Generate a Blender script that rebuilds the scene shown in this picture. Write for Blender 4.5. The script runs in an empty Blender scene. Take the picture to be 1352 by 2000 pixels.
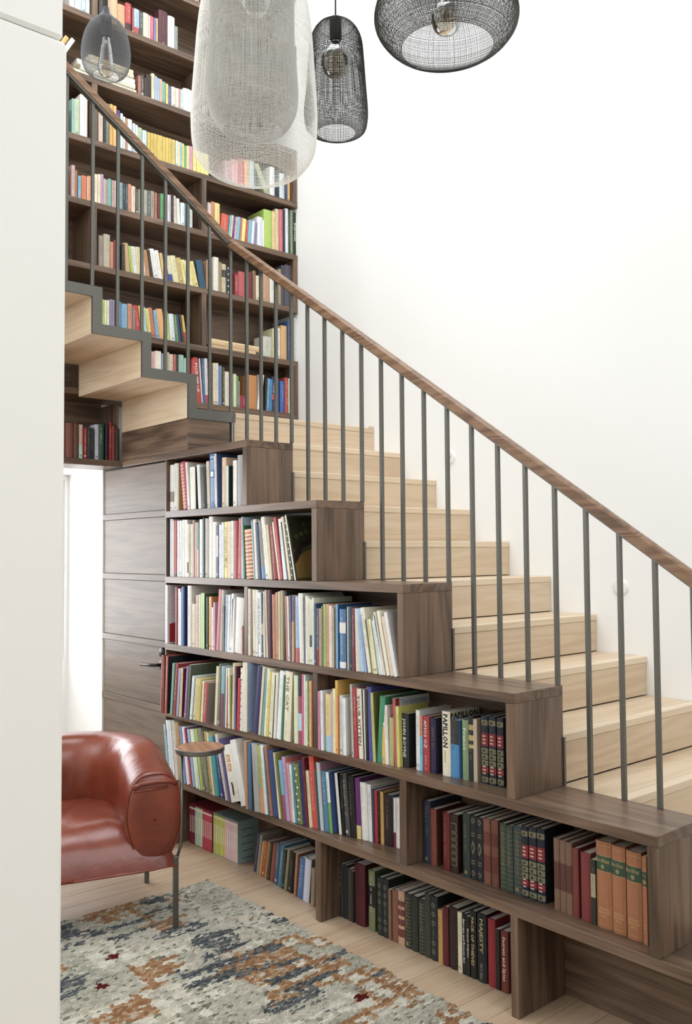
import bpy, bmesh, math, random
from math import sin, cos, pi, radians, sqrt, atan2
from mathutils import Vector, Matrix
R = random.Random(7)
SC = bpy.context.scene
COL = SC.collection

# ------------------------------------------------------------------ camera, world, light, exposure
cam_d = bpy.data.cameras.new('camera'); cam = bpy.data.objects.new('camera', cam_d); COL.objects.link(cam)
cam_d.sensor_fit = 'VERTICAL'; cam_d.sensor_height = 36.0; cam_d.lens = 1743.56 / 2000 * 36.0
cam_d.clip_start = 0.05; cam_d.clip_end = 60
_r = Vector((0.65222307, 0.75799127, -0.00736838)); _u = Vector((0.03825905, -0.02320929, 0.99899829)); _f = Vector((-0.75706097, 0.65185164, 0.04413766))
cam.matrix_world = Matrix(((_r.x, _u.x, -_f.x, 3.41441), (_r.y, _u.y, -_f.y, -2.36397), (_r.z, _u.z, -_f.z, 1.53122), (0, 0, 0, 1)))
SC.camera = cam
W = bpy.data.worlds.new('daylight'); SC.world = W; W.use_nodes = True
W.node_tree.nodes['Background'].inputs[0].default_value = (0.86, 0.93, 1.0, 1); W.node_tree.nodes['Background'].inputs[1].default_value = 1.0
SC.view_settings.view_transform = 'Standard'; SC.view_settings.look = 'None'; SC.view_settings.gamma = 1.0
SC.view_settings.use_curve_mapping = False; SC.view_settings.exposure = 0.0
SC.cycles.max_bounces = 7; SC.cycles.diffuse_bounces = 4; SC.cycles.glossy_bounces = 3; SC.cycles.transmission_bounces = 4; SC.cycles.transparent_max_bounces = 12; SC.cycles.caustics_reflective = False; SC.cycles.caustics_refractive = False
CEIL = 7.0; YW = 1.294; XBACK = -1.58; XNICHE = -2.05; XFAR = 6.6; YFRONT = -5.2
def window_light(name, loc, rot, sx, sy, power, col):
    l = bpy.data.lights.new(name, 'AREA'); l.shape = 'RECTANGLE'; l.size = sx; l.size_y = sy; l.energy = power; l.color = col
    o = bpy.data.objects.new(name, l); COL.objects.link(o); o.location = loc; o.rotation_euler = rot
    return o
# daylight entering through the tall windows of the front wall, the end wall, the roof light and the low window by the door
DAY = (0.925, 0.965, 1.0)
window_light('daylight_roof_light', (0.35, -0.7, CEIL - 0.03), (0, 0, 0), 3.6, 2.7, 185, DAY)
window_light('daylight_front_window', (0.2, YFRONT + 0.06, 3.75), (radians(90), 0, 0), 3.2, 3.0, 105, DAY)
window_light('daylight_end_window', (XFAR - 0.06, -1.2, 3.9), (radians(90), 0, radians(90)), 3.6, 2.8, 115, DAY)
window_light('daylight_low_window', (XNICHE + 0.015, -0.81, 1.43), (radians(90), 0, radians(-90)), 1.5, 1.1, 30, (0.92, 0.96, 1.0))

# ------------------------------------------------------------------ helpers
def lin(hx, g=1.0):
    o = []
    for i in (0, 2, 4):
        c = int(hx[i:i + 2], 16) / 255
        c = c / 12.92 if c <= 0.04045 else ((c + 0.055) / 1.055) ** 2.4
        o.append(min(0.9, c * g))
    return (o[0], o[1], o[2], 1.0)
def link(name, data, parent=None):
    o = bpy.data.objects.new(name, data); COL.objects.link(o)
    if parent is not None: o.parent = parent
    return o
def empty(name, loc=(0, 0, 0)):
    o = link(name, None); o.location = loc; o.empty_display_size = 0.05; return o
def tag(o, label=None, cat=None, group=None, kind=None):
    if label: o['label'] = label
    if cat: o['category'] = cat
    if group: o['group'] = group
    if kind: o['kind'] = kind
    return o
class MB:
    def __init__(s): s.v = []; s.f = []; s.c = []
    def quad(s, pts, col=None):
        n = len(s.v); s.v += [tuple(p) for p in pts]; s.f.append(tuple(range(n, n + len(pts)))); s.c.append(col)
    def box(s, x0, x1, y0, y1, z0, z1, col=None):
        n = len(s.v)
        s.v += [(x0, y0, z0), (x1, y0, z0), (x1, y1, z0), (x0, y1, z0), (x0, y0, z1), (x1, y0, z1), (x1, y1, z1), (x0, y1, z1)]
        for q in ((0, 3, 2, 1), (4, 5, 6, 7), (0, 1, 5, 4), (1, 2, 6, 5), (2, 3, 7, 6), (3, 0, 4, 7)):
            s.f.append(tuple(n + i for i in q)); s.c.append(col)
    def mesh(s, name, mat, smooth=False):
        m = bpy.data.meshes.new(name); m.from_pydata(s.v, [], s.f)
        if any(c is not None for c in s.c):
            a = m.color_attributes.new('Col', 'FLOAT_COLOR', 'CORNER'); buf = []
            for p, c in zip(s.f, s.c): buf += list(c or (0.5, 0.5, 0.5, 1)) * len(p)
            a.data.foreach_set('color', buf)
        if mat is not None: m.materials.append(mat)
        if smooth: m.polygons.foreach_set('use_smooth', [True] * len(m.polygons))
        m.update(); return m
    def build(s, name, mat, parent=None, smooth=False): return link(name, s.mesh(name, mat, smooth), parent)
def board(name, mat, parent, x0, x1, y0, y1, z0, z1, bev=0.0015):
    bm = bmesh.new(); bmesh.ops.create_cube(bm, size=1)
    for v in bm.verts: v.co = Vector(((x0 + x1) / 2 + v.co.x * (x1 - x0), (y0 + y1) / 2 + v.co.y * (y1 - y0), (z0 + z1) / 2 + v.co.z * (z1 - z0)))
    if bev: bmesh.ops.bevel(bm, geom=list(bm.edges), offset=bev, segments=1, affect='EDGES')
    m = bpy.data.meshes.new(name); bm.to_mesh(m); bm.free(); m.materials.append(mat)
    return link(name, m, parent)
def lathe(prof, n=32, closed=False):
    """surface of revolution of (r, z) points about z"""
    b = MB(); k = len(prof)
    for (r, z) in prof:
        for i in range(n): a = 2 * pi * i / n; b.v.append((r * cos(a), r * sin(a), z))
    for j in range(k - 1):
        for i in range(n):
            i2 = (i + 1) % n; b.f.append((j * n + i, j * n + i2, (j + 1) * n + i2, (j + 1) * n + i)); b.c.append(None)
    if closed:
        b.f.append(tuple(range(n))[::-1]); b.c.append(None); b.f.append(tuple((k - 1) * n + i for i in range(n))); b.c.append(None)
    return b
def tube(pts, r, n=8):
    b = MB(); rings = []
    for i, p in enumerate(pts):
        p = Vector(p); d = (Vector(pts[min(i + 1, len(pts) - 1)]) - Vector(pts[max(i - 1, 0)])).normalized()
        a = d.cross(Vector((0, 0, 1)) if abs(d.z) < 0.9 else Vector((1, 0, 0))).normalized(); c = d.cross(a)
        rings.append(len(b.v))
        for k in range(n): t = 2 * pi * k / n; b.v.append(tuple(p + r * (cos(t) * a + sin(t) * c)))
    for i in range(len(pts) - 1):
        for k in range(n):
            k2 = (k + 1) % n; b.f.append((rings[i] + k, rings[i] + k2, rings[i + 1] + k2, rings[i + 1] + k)); b.c.append(None)
    b.f.append(tuple(rings[0] + k for k in range(n))[::-1]); b.c.append(None); b.f.append(tuple(rings[-1] + k for k in range(n))); b.c.append(None)
    return b

# ------------------------------------------------------------------ materials
def mat_new(name):
    m = bpy.data.materials.new(name); m.use_nodes = True; nt = m.node_tree
    return m, nt, nt.nodes, nt.links, nt.nodes['Principled BSDF']
def plain(name, hx, rough=0.5, metal=0.0, bump=0.0, bscale=200, coat=0.0, vary=0.0):
    m, nt, N, L, P = mat_new(name)
    P.inputs['Base Color'].default_value = lin(hx); P.inputs['Roughness'].default_value = rough; P.inputs['Metallic'].default_value = metal
    P.inputs['Coat Weight'].default_value = coat
    tc = N.new('ShaderNodeTexCoord'); nz = N.new('ShaderNodeTexNoise'); nz.inputs['Scale'].default_value = bscale; nz.inputs['Detail'].default_value = 3
    L.new(tc.outputs['Object'], nz.inputs['Vector'])
    if bump:
        b = N.new('ShaderNodeBump'); b.inputs['Strength'].default_value = bump; b.inputs['Distance'].default_value = 0.002
        L.new(nz.outputs['Fac'], b.inputs['Height']); L.new(b.outputs['Normal'], P.inputs['Normal'])
    if vary:
        mx = N.new('ShaderNodeMix'); mx.data_type = 'RGBA'; c = lin(hx)
        mx.inputs['A'].default_value = tuple(x * (1 - vary) for x in c[:3]) + (1,); mx.inputs['B'].default_value = tuple(min(1, x * (1 + vary)) for x in c[:3]) + (1,)
        L.new(nz.outputs['Fac'], mx.inputs['Factor']); L.new(mx.outputs['Result'], P.inputs['Base Color'])
    return m
def wood(name, dark, mid, light, axis, rough=0.5, fig=1.0, ring=26.0, pore=0.35, bump=0.15):
    m, nt, N, L, P = mat_new(name)
    tc = N.new('ShaderNodeTexCoord'); oi = N.new('ShaderNodeObjectInfo')
    add = N.new('ShaderNodeVectorMath'); add.operation = 'MULTIPLY_ADD'
    cmb = N.new('ShaderNodeCombineXYZ')
    for k in range(3): L.new(oi.outputs['Random'], cmb.inputs[k])
    add.inputs[1].default_value = (17.3, 9.1, 13.7); L.new(cmb.outputs[0], add.inputs[0]); L.new(tc.outputs['Object'], add.inputs[2])
    def scaled(along, across):
        mp = N.new('ShaderNodeMapping'); s = [across] * 3; s[axis] = along; mp.inputs['Scale'].default_value = s
        L.new(add.outputs[0], mp.inputs['Vector']); return mp.outputs['Vector']
    n1 = N.new('ShaderNodeTexNoise'); n1.inputs['Scale'].default_value = 1; n1.inputs['Detail'].default_value = 2; n1.inputs['Distortion'].default_value = 0.6
    L.new(scaled(0.6, 8.0), n1.inputs['Vector'])
    ml = N.new('ShaderNodeMath'); ml.operation = 'MULTIPLY'; ml.inputs[1].default_value = ring * 2.4; L.new(n1.outputs['Fac'], ml.inputs[0])
    sn = N.new('ShaderNodeMath'); sn.operation = 'SINE'; L.new(ml.outputs[0], sn.inputs[0])
    n2 = N.new('ShaderNodeTexNoise'); n2.inputs['Scale'].default_value = 1; n2.inputs['Detail'].default_value = 5; n2.inputs['Roughness'].default_value = 0.65
    L.new(scaled(4.0, 130.0), n2.inputs['Vector'])
    n3 = N.new('ShaderNodeTexNoise'); n3.inputs['Scale'].default_value = 1; n3.inputs['Detail'].default_value = 3
    L.new(scaled(1.0, 7.0), n3.inputs['Vector'])
    a1 = N.new('ShaderNodeMath'); a1.operation = 'MULTIPLY_ADD'; a1.inputs[1].default_value = 0.17 * fig; a1.inputs[2].default_value = 0.5; L.new(sn.outputs[0], a1.inputs[0])
    a2 = N.new('ShaderNodeMath'); a2.operation = 'SUBTRACT'; a2.inputs[1].default_value = 0.5; L.new(n2.outputs['Fac'], a2.inputs[0])
    a3 = N.new('ShaderNodeMath'); a3.operation = 'MULTIPLY_ADD'; a3.inputs[1].default_value = pore * 2; L.new(a2.outputs[0], a3.inputs[0]); L.new(a1.outputs[0], a3.inputs[2])
    a4 = N.new('ShaderNodeMath'); a4.operation = 'SUBTRACT'; a4.inputs[1].default_value = 0.5; L.new(n3.outputs['Fac'], a4.inputs[0])
    a5 = N.new('ShaderNodeMath'); a5.operation = 'MULTIPLY_ADD'; a5.inputs[1].default_value = 0.5; L.new(a4.outputs[0], a5.inputs[0]); L.new(a3.outputs[0], a5.inputs[2])
    cr = N.new('ShaderNodeValToRGB'); e = cr.color_ramp.elements; e[0].position = 0.18; e[0].color = lin(dark); e[1].position = 0.85; e[1].color = lin(light)
    x = cr.color_ramp.elements.new(0.5); x.color = lin(mid)
    L.new(a5.outputs[0], cr.inputs['Fac']); L.new(cr.outputs['Color'], P.inputs['Base Color'])
    P.inputs['Roughness'].default_value = rough
    b = N.new('ShaderNodeBump'); b.inputs['Strength'].default_value = bump; b.inputs['Distance'].default_value = 0.0015
    L.new(a3.outputs[0], b.inputs['Height']); L.new(b.outputs['Normal'], P.inputs['Normal'])
    return m
def vcol(name, rough, spec=0.4, noise=0.0, scale=60):
    m, nt, N, L, P = mat_new(name)
    at = N.new('ShaderNodeAttribute'); at.attribute_name = 'Col'
    tc = N.new('ShaderNodeTexCoord'); nz = N.new('ShaderNodeTexNoise'); nz.inputs['Scale'].default_value = scale; nz.inputs['Detail'].default_value = 4
    L.new(tc.outputs['Object'], nz.inputs['Vector'])
    mr = N.new('ShaderNodeMapRange'); mr.inputs['To Min'].default_value = 1 - noise; mr.inputs['To Max'].default_value = 1 + noise
    mr.inputs['From Min'].default_value = 0.3; mr.inputs['From Max'].default_value = 0.7
    L.new(nz.outputs['Fac'], mr.inputs['Value'])
    mx = N.new('ShaderNodeMix'); mx.data_type = 'RGBA'; mx.blend_type = 'MULTIPLY'; mx.inputs['Factor'].default_value = 1
    L.new(at.outputs['Color'], mx.inputs['A']); L.new(mr.outputs['Result'], mx.inputs['B']); L.new(mx.outputs['Result'], P.inputs['Base Color'])
    P.inputs['Roughness'].default_value = rough; P.inputs['Specular IOR Level'].default_value = spec
    return m
OAK = [wood('stained_oak_%s' % 'xyz'[i], '3e3027', '685343', '866d5a', i, 0.34, fig=0.8, ring=12, pore=0.42) for i in range(3)]
DOORW = wood('door_oak', '4c4036', '6c5d50', '827265', 0, 0.5, fig=0.4, ring=15)
PALE = [wood('pale_oak_%s' % 'xyz'[i], 'bda084', 'd2bca0', 'dfcdb6', i, 0.45, fig=0.55, ring=18, pore=0.14, bump=0.06) for i in range(3)]
NOSE = wood('nosing_oak', 'cdb597', 'dfcbb0', 'e8d8c2', 1, 0.42, fig=0.4, ring=14, pore=0.12, bump=0.05)
FLOORM = wood('floor_oak', 'a88c70', 'c0a68a', 'ceb8a0', 1, 0.45, fig=0.5, ring=14, pore=0.2, bump=0.06)
RAILW = [wood('handrail_oak_%s' % 'xyz'[i], '553c2a', '7d5c42', '96785c', i, 0.42, pore=0.3) for i in range(3)]
TRAYW = wood('tray_wood', '6a4630', '9a6c50', 'b48a6c', 0, 0.42, fig=0.6)
WALLM = plain('white_plaster', 'f6f5f1', 0.85, bump=0.03, bscale=140)
CREAM = plain('cream_paint', 'f2f0ea', 0.6, bump=0.02, bscale=90)
STEEL = plain('dark_steel', '6e6d67', 0.42, metal=0.85, bump=0.03, bscale=120, vary=0.12)
BLACK = plain('black_metal', '1c1b1a', 0.35, metal=0.3)
WHITEP = plain('white_plastic', 'eceae4', 0.4)
GREYWIRE = plain('pale_wire', 'eeece6', 0.55, metal=0.0)
MIDWIRE = plain('silver_wire', 'bdbbb5', 0.5, metal=0.1)
DARKWIRE = plain('dark_wire', '3e3c37', 0.5, metal=0.3)
SMOKEWIRE = plain('smoke_wire', '84878a', 0.45, metal=0.4)
BOOKM = vcol('book_cover', 0.48, 0.4, 0.06, 40)
PAGEM = vcol('book_pages', 0.9, 0.1, 0.10, 260)
RUGM = vcol('rug_wool', 0.95, 0.05, 0.12, 180)
SCREWM = plain('nickel', 'b8b6b0', 0.3, metal=1.0)
def leather():
    m, nt, N, L, P = mat_new('oxblood_leather')
    tc = N.new('ShaderNodeTexCoord')
    n1 = N.new('ShaderNodeTexNoise'); n1.inputs['Scale'].default_value = 5; n1.inputs['Detail'].default_value = 5; L.new(tc.outputs['Object'], n1.inputs['Vector'])
    cr = N.new('ShaderNodeValToRGB'); e = cr.color_ramp.elements; e[0].position = 0.3; e[0].color = lin('6c3023'); e[1].position = 0.72; e[1].color = lin('8f4832')
    L.new(n1.outputs['Fac'], cr.inputs['Fac']); L.new(cr.outputs['Color'], P.inputs['Base Color'])
    P.inputs['Roughness'].default_value = 0.30; P.inputs['Coat Weight'].default_value = 0.15; P.inputs['Coat Roughness'].default_value = 0.25
    v = N.new('ShaderNodeTexVoronoi'); v.inputs['Scale'].default_value = 330; L.new(tc.outputs['Object'], v.inputs['Vector'])
    n2 = N.new('ShaderNodeTexNoise'); n2.inputs['Scale'].default_value = 14; n2.inputs['Detail'].default_value = 3; n2.inputs['Distortion'].default_value = 1.0; L.new(tc.outputs['Object'], n2.inputs['Vector'])
    b1 = N.new('ShaderNodeBump'); b1.inputs['Strength'].default_value = 0.12; b1.inputs['Distance'].default_value = 0.0008; L.new(v.outputs['Distance'], b1.inputs['Height'])
    b2 = N.new('ShaderNodeBump'); b2.inputs['Strength'].default_value = 0.16; b2.inputs['Distance'].default_value = 0.012; L.new(n2.outputs['Fac'], b2.inputs['Height']); L.new(b1.outputs['Normal'], b2.inputs['Normal'])
    L.new(b2.outputs['Normal'], P.inputs['Normal'])
    return m
LEATHER = leather()
def glass(name, tint=(1, 1, 1, 1), ior=1.45):
    m, nt, N, L, P = mat_new(name); N.remove(P)
    out = N['Material Output']; fr = N.new('ShaderNodeFresnel'); fr.inputs['IOR'].default_value = ior
    t = N.new('ShaderNodeBsdfTransparent'); t.inputs['Color'].default_value = tint
    g = N.new('ShaderNodeBsdfGlossy'); g.inputs['Roughness'].default_value = 0.04
    mx = N.new('ShaderNodeMixShader'); L.new(fr.outputs[0], mx.inputs[0]); L.new(t.outputs[0], mx.inputs[1]); L.new(g.outputs[0], mx.inputs[2]); L.new(mx.outputs[0], out.inputs['Surface'])
    return m
BULBG = glass('bulb_glass', (0.80, 0.76, 0.68, 1), 1.5); PANE = glass('window_glass', (0.96, 0.98, 1, 1), 1.3)

# ------------------------------------------------------------------ the room
def st(o): o['kind'] = 'structure'; return o
fl = st(board('floor', plain('subfloor', '6a5848', 0.8), None, XNICHE, XFAR, YFRONT, YW, -0.12, -0.013, 0))
plank_cache = {}
i = 0; x = XNICHE + 0.002
while x < 3.2:
    cuts = [YFRONT + 0.01, -2.9 + 0.5 * sin(i * 2.3), -0.95 + 0.75 * sin(i * 1.7 + 0.6), YW - 0.004]
    for a, b in zip(cuts, cuts[1:]):
        board('plank', FLOORM, fl, x, x + 0.119, a + 0.0006, b - 0.0006, -0.0135, R.uniform(-0.0004, 0.0), 0.0008)
    x += 0.1205; i += 1
board('plank', FLOORM, fl, x, XFAR, YFRONT + 0.01, YW - 0.004, -0.0135, 0.0, 0.0008)
st(board('wall_back', WALLM, None, -1.75, 7.0, YW, YW + 0.15, -0.12, CEIL, 0))       # the tall white wall beside the stairs
def wall_with_opening(name, axis, pos, th, a0, a1, z0, z1, oa0, oa1, oz0, oz1):
    root = st(empty(name))
    for (p, q, r, s) in ((a0, a1, z0, oz0), (a0, a1, oz1, z1), (a0, oa0, oz0, oz1), (oa1, a1, oz0, oz1)):
        if q - p < 1e-4 or s - r < 1e-4: continue
        if axis == 'x': board('panel', WALLM, root, pos, pos + th, p, q, r, s, 0)
        else: board('panel', WALLM, root, p, q, pos, pos + th, r, s, 0)
    return root
wl = st(empty('wall_left'))        # upper wall behind the tall bookcase, set back below it to form the window niche
board('panel', WALLM, wl, XBACK - 0.15, XBACK, YFRONT - 0.15, YW, 2.06, CEIL, 0)
board('panel', WALLM, wl, XBACK - 0.15, XBACK, 0.06, YW, -0.12, 2.06, 0)
board('panel', WALLM, wl, XNICHE - 0.1, -1.5575, 0.004, 0.055, -0.12, 2.06, 0)          # niche reveal next to the door
board('panel', WALLM, wl, XNICHE - 0.1, XBACK - 0.15, YFRONT - 0.15, 0.004, 2.03, 2.10, 0)   # niche soffit
board('panel', WALLM, wl, XBACK - 0.16, XBACK - 0.0085, YFRONT - 0.15, 0.004, 2.03, 2.06, 0)
wall_with_opening('wall_niche', 'x', XNICHE - 0.12, 0.12, YFRONT - 0.15, 0.004, -0.12, 2.03, -1.60, -0.02, 0.86, 2.0)
wall_with_opening('wall_right', 'x', XFAR, 0.15, YFRONT - 0.15, YW, -0.12, CEIL, -3.0, 0.6, 2.5, 5.3)
wall_with_opening('wall_front', 'y', YFRONT - 0.15, 0.15, XBACK, XFAR, -0.12, CEIL, -1.4, 1.8, 2.25, 5.25)
ce = st(empty('ceiling'))
for (a, b, c, d) in ((-1.75, 7.0, YFRONT - 0.15, -2.05), (-1.75, 7.0, 0.65, YW + 0.15), (-1.75, -1.45, -2.05, 0.65), (2.15, 7.0, -2.05, 0.65)):   # round the roof light
    board('panel', WALLM, ce, a, b, c, d, CEIL, CEIL + 0.15, 0)
def window(name, axis, pos, a0, a1, z0, z1, nbar):
    root = st(empty(name)); t = 0.05; d = 0.05
    def put(nm, m, p, q, r, s, dd=0.0):
        if axis == 'x': board(nm, m, root, pos + dd, pos + d - dd, p, q, r, s, 0.002)
        else: board(nm, m, root, p, q, pos + dd, pos + d - dd, r, s, 0.002)
    put('frame', WHITEP, a0, a1, z0, z0 + t); put('frame', WHITEP, a0, a1, z1 - t, z1); put('frame', WHITEP, a0, a0 + t, z0 + t, z1 - t); put('frame', WHITEP, a1 - t, a1, z0 + t, z1 - t)
    for k in range(1, nbar):
        c = a0 + (a1 - a0) * k / nbar; put('glazing_bar', WHITEP, c - 0.02, c + 0.02, z0 + t, z1 - t, 0.005)
    put('pane', PANE, a0 + t, a1 - t, z0 + t, z1 - t, 0.022)
    return root
window('window_1', 'x', XNICHE - 0.09, -1.60, -0.02, 0.86, 2.0, 2)
window('window_2', 'y', YFRONT - 0.10, -1.4, 1.8, 2.25, 5.25, 3)
window('window_3', 'x', XFAR + 0.05, -3.0, 0.6, 2.5, 5.3, 3)
# the near wall end at the edge of the opening, with a shallow joint above head height
nw = st(empty('wall_near'))
board('panel', CREAM, nw, 1.88, 2.0, YFRONT, -1.757, 0.0, 2.392, 0.006)
board('panel', CREAM, nw, 1.88, 1.995, YFRONT, -1.762, 2.397, CEIL, 0.006)
# closing panels that carry the door frame line
T = 0.034; D = 0.273
X = [-0.0414, 0.4765, 0.9953, 1.5119, 2.0244, 2.545]; Z = [2.0595, 1.7504, 1.4059, 1.0553, 0.7075, 0.3613]
XL = -0.805

# door with oak panels and flush rails in line with the shelves
dr = st(empty('door_1'))
rails = [1.742, 1.397, 1.045, 0.703, 0.352]
tops = [2.018] + [r - 0.017 for r in rails]; bots = [r + 0.017 for r in rails] + [0.004]
for a, b in zip(tops, bots): board('panel', DOORW, dr, -1.553, XL - 0.004, 0.012, 0.045, b + 0.0012, a - 0.0012, 0.001)
for r in rails: board('rail', DOORW, dr, -1.556, XL - 0.003, 0.004, 0.045, r - 0.0165, r + 0.0165, 0.001)
b = lathe([(0.0, -0.012), (0.024, -0.012), (0.027, -0.006), (0.027, 0.0)], 24)
for nm, zz in (('lock_rosette', 1.003), ('handle_rosette', 0.937)):
    o = b.build(nm, BLACK, dr, True); o.rotation_euler = (radians(-90), 0, 0); o.location = (-0.850, 0.0125, zz)
o = tube([(-0.850, 0.01, 0.937), (-0.850, -0.03, 0.937), (-0.860, -0.042, 0.937), (-0.90, -0.046, 0.935), (-0.985, -0.046, 0.932)], 0.0085, 10).build('lever', BLACK, dr, True)

# ------------------------------------------------------------------ stairs
TR = 0.25687; RI = 0.175; X0 = -0.5655; Z0 = 2.2769
sc_ = tag(empty('staircase', (0.9, 0.8, 0)), 'pale oak staircase climbing along the white wall to a landing', 'staircase')
def part(o, root):
    o.parent = root; o.matrix_parent_inverse = Matrix.Translation(-Vector(root.location)); return o
for k in range(1, 13):
    xk = X0 + k * TR; zk = Z0 - k * RI
    part(board('nosing', NOSE, None, xk - 0.045, xk, D + 0.006, YW - 0.002, zk - 0.030, zk, 0.003), sc_)
    part(board('tread', PALE[1], None, xk - TR - 0.004, xk - 0.0456, D + 0.006, YW - 0.002, zk - 0.030, zk, 0.001), sc_)
    part(board('riser', PALE[1], None, xk - 0.024, xk - 0.003, D + 0.006, YW - 0.002, max(0.001, zk - RI + 0.004), zk - 0.0308, 0.001), sc_)
part(board('landing', PALE[1], None, -1.312, X0, D + 0.006, YW - 0.002, Z0 - 0.03, Z0, 0.003), sc_)
part(board('riser', PALE[1], None, X0 - 0.024, X0 - 0.003, D + 0.006, YW - 0.002, Z0 - RI + 0.004, Z0 - 0.0308, 0.001), sc_)
part(board('landing_edge', PALE[1], None, X0 - 0.02, X0 + 0.0, 1.262, YW - 0.004, Z0 + 0.0005, Z0 + 0.012, 0.002), sc_)
for i in range(5):
    part(board('stringer_plate', STEEL, None, X[i] + 0.0005, X[i] + 0.006, D - 0.006, D + 0.005, Z[i + 1] + 0.001, Z[i + 1] + 0.168, 0.0005), sc_)

# upper flight: folded steel edge with pale oak treads and risers seen from below
uf = tag(empty('upper_flight', (-0.9, -0.5, 2.2)), 'upper stair flight with folded dark steel edge and pale oak underside', 'staircase')
ty = [0.05 - 0.2625 * k for k in range(8)]; tz = [2.275 + 0.1785 * k for k in range(9)]
outer = [(D + 0.014, tz[0]), (ty[0], tz[0])]; inner = [(D + 0.014, tz[0] - 0.053), (ty[0] - 0.05, tz[0] - 0.053)]
for k in range(7):
    outer += [(ty[k], tz[k + 1]), (ty[k + 1], tz[k + 1])]
    inner += [(ty[k] - 0.05, tz[k + 1] - 0.05), (ty[k + 1] - 0.05, tz[k + 1] - 0.05)]
mb = MB(); xa, xb = -0.580, -0.5655; n = len(outer)
for xx in (xa, xb): mb.v += [(xx, y, z) for y, z in outer] + [(xx, y, z) for y, z in inner]
for k in range(n - 1):
    a, b_, c, d = k, k + 1, n + k + 1, n + k
    mb.f += [(a, d, c, b_), (2 * n + a, 2 * n + b_, 2 * n + c, 2 * n + d), (a, b_, 2 * n + b_, 2 * n + a), (d, 2 * n + d, 2 * n + c, c)]; mb.c += [None] * 4
mb.f += [(0, 2 * n, 3 * n, n), (n - 1, 2 * n - 1, 4 * n - 1, 3 * n - 1)]; mb.c += [None] * 2
part(mb.build('steel_stringer', STEEL), uf)
for k in range(7):
    part(board('tread', PALE[0], None, -1.310, xa - 0.0005, ty[k + 1] - 0.0015, ty[k], tz[k + 1] - 0.048, tz[k + 1] - 0.001, 0.0005), uf)
    zlo = tz[k] - 0.051 if k == 0 else tz[k] + 0.0005
    part(board('riser', PALE[0], None, -1.310, xa - 0.0005, ty[k] - 0.048, ty[k] - 0.002, tz[k] - 0.048, tz[k + 1] - 0.0485, 0.0005), uf)
part(board('landing_base', OAK[0], None, -1.312, xa - 0.002, 0.002, D + 0.003, Z[0] + 0.001, tz[0] - 0.0535, 0.001), uf)
part(board('base_panel', OAK[1], None, xa - 0.0015, xb - 0.004, 0.0015, D - 0.02, Z[0] + 0.001, tz[0] - 0.0535, 0.0008), uf)
part(board('landing_tread', PALE[0], None, -1.312, xa - 0.002, 0.004, D + 0.003, tz[0] - 0.05, tz[0] - 0.001, 0.001), uf)
part(board('end_post', STEEL, None, xa, xb + 0.004, D - 0.003, D + 0.005, Z[0] + 0.002, tz[0] - 0.02, 0.0008), uf)
part(board('edge_strip', SCREWM, None, xa, xb + 0.001, D - 0.0085, D - 0.0035, Z[0] + 0.002, tz[0] - 0.0535, 0.0005), uf)

# railing: one handrail over both flights, square steel balusters
rl = tag(empty('stair_railing', (0.9, 0.262, 0)), 'oak handrail on slim dark steel balusters running up both flights', 'railing')
def rail_z(xx): return 3.05 - 0.680 * (xx + 0.397)
def rail_zu(yy): return 3.166 - 0.687 * (yy - 0.262)
YB = 0.262; XU = -0.572
def rail_bar(name, mat, p, q, wd, z0, z1, side, round_=0.008):
    """a bar of vertical section (width wd, from z0 to z1 above the line p-q)"""
    p = Vector(p); q = Vector(q); s = Vector(side).normalized(); mb = MB()
    sec = [(-wd / 2, z0), (wd / 2, z0), (wd / 2, z1 - round_), (wd / 2 - round_ * 0.7, z1), (-wd / 2 + round_ * 0.7, z1), (-wd / 2, z1 - round_)]
    for e in (p, q): mb.v += [tuple(e + s * a + Vector((0, 0, b))) for a, b in sec]
    k = len(sec)
    for i in range(k): j = (i + 1) % k; mb.f.append((i, j, k + j, k + i)); mb.c.append(None)
    mb.f.append(tuple(range(k))[::-1]); mb.f.append(tuple(range(k, 2 * k))); mb.c += [None] * 2
    return part(mb.build(name, mat), rl)
xe = 2.72
rail_bar('handrail', RAILW[0], (XU, YB, rail_z(XU)), (xe, YB, rail_z(xe)), 0.036, 0.004, 0.05, (0, 1, 0))
rail_bar('flat_bar', STEEL, (XU, YB, rail_z(XU)), (xe, YB, rail_z(xe)), 0.026, -0.003, 0.004, (0, 1, 0), 0.001)
ye = -1.66
rail_bar('handrail', RAILW[1], (XU, YB + 0.018, rail_zu(YB + 0.018)), (XU, ye, rail_zu(ye)), 0.036, 0.010, 0.054, (1, 0, 0))
rail_bar('flat_bar', STEEL, (XU, YB + 0.013, rail_zu(YB + 0.013)), (XU, ye, rail_zu(ye)), 0.030, -0.004, 0.010, (1, 0, 0), 0.001)
hb = 0.0075
for j in range(24):
    xx = -0.42 + 0.128 * j
    zb = next((Z[i] for i in range(6) if xx <= X[i] + 0.008), 0.0)
    if xx > X[5]: zb = 0.0
    part(board('baluster', STEEL, None, xx - hb, xx + hb, YB - hb, YB + hb, zb, rail_z(xx) + 0.002, 0.001), rl)
for j in range(14):
    yy = 0.262 - 0.1312 * j
    if yy < ye: break
    zb = tz[0]
    for k in range(7):
        if yy < ty[k]: zb = tz[k + 1]
    part(board('baluster', STEEL, None, XU - hb, XU + hb, yy - hb, yy + hb, zb, rail_zu(yy) + 0.0, 0.001), rl)

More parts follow.
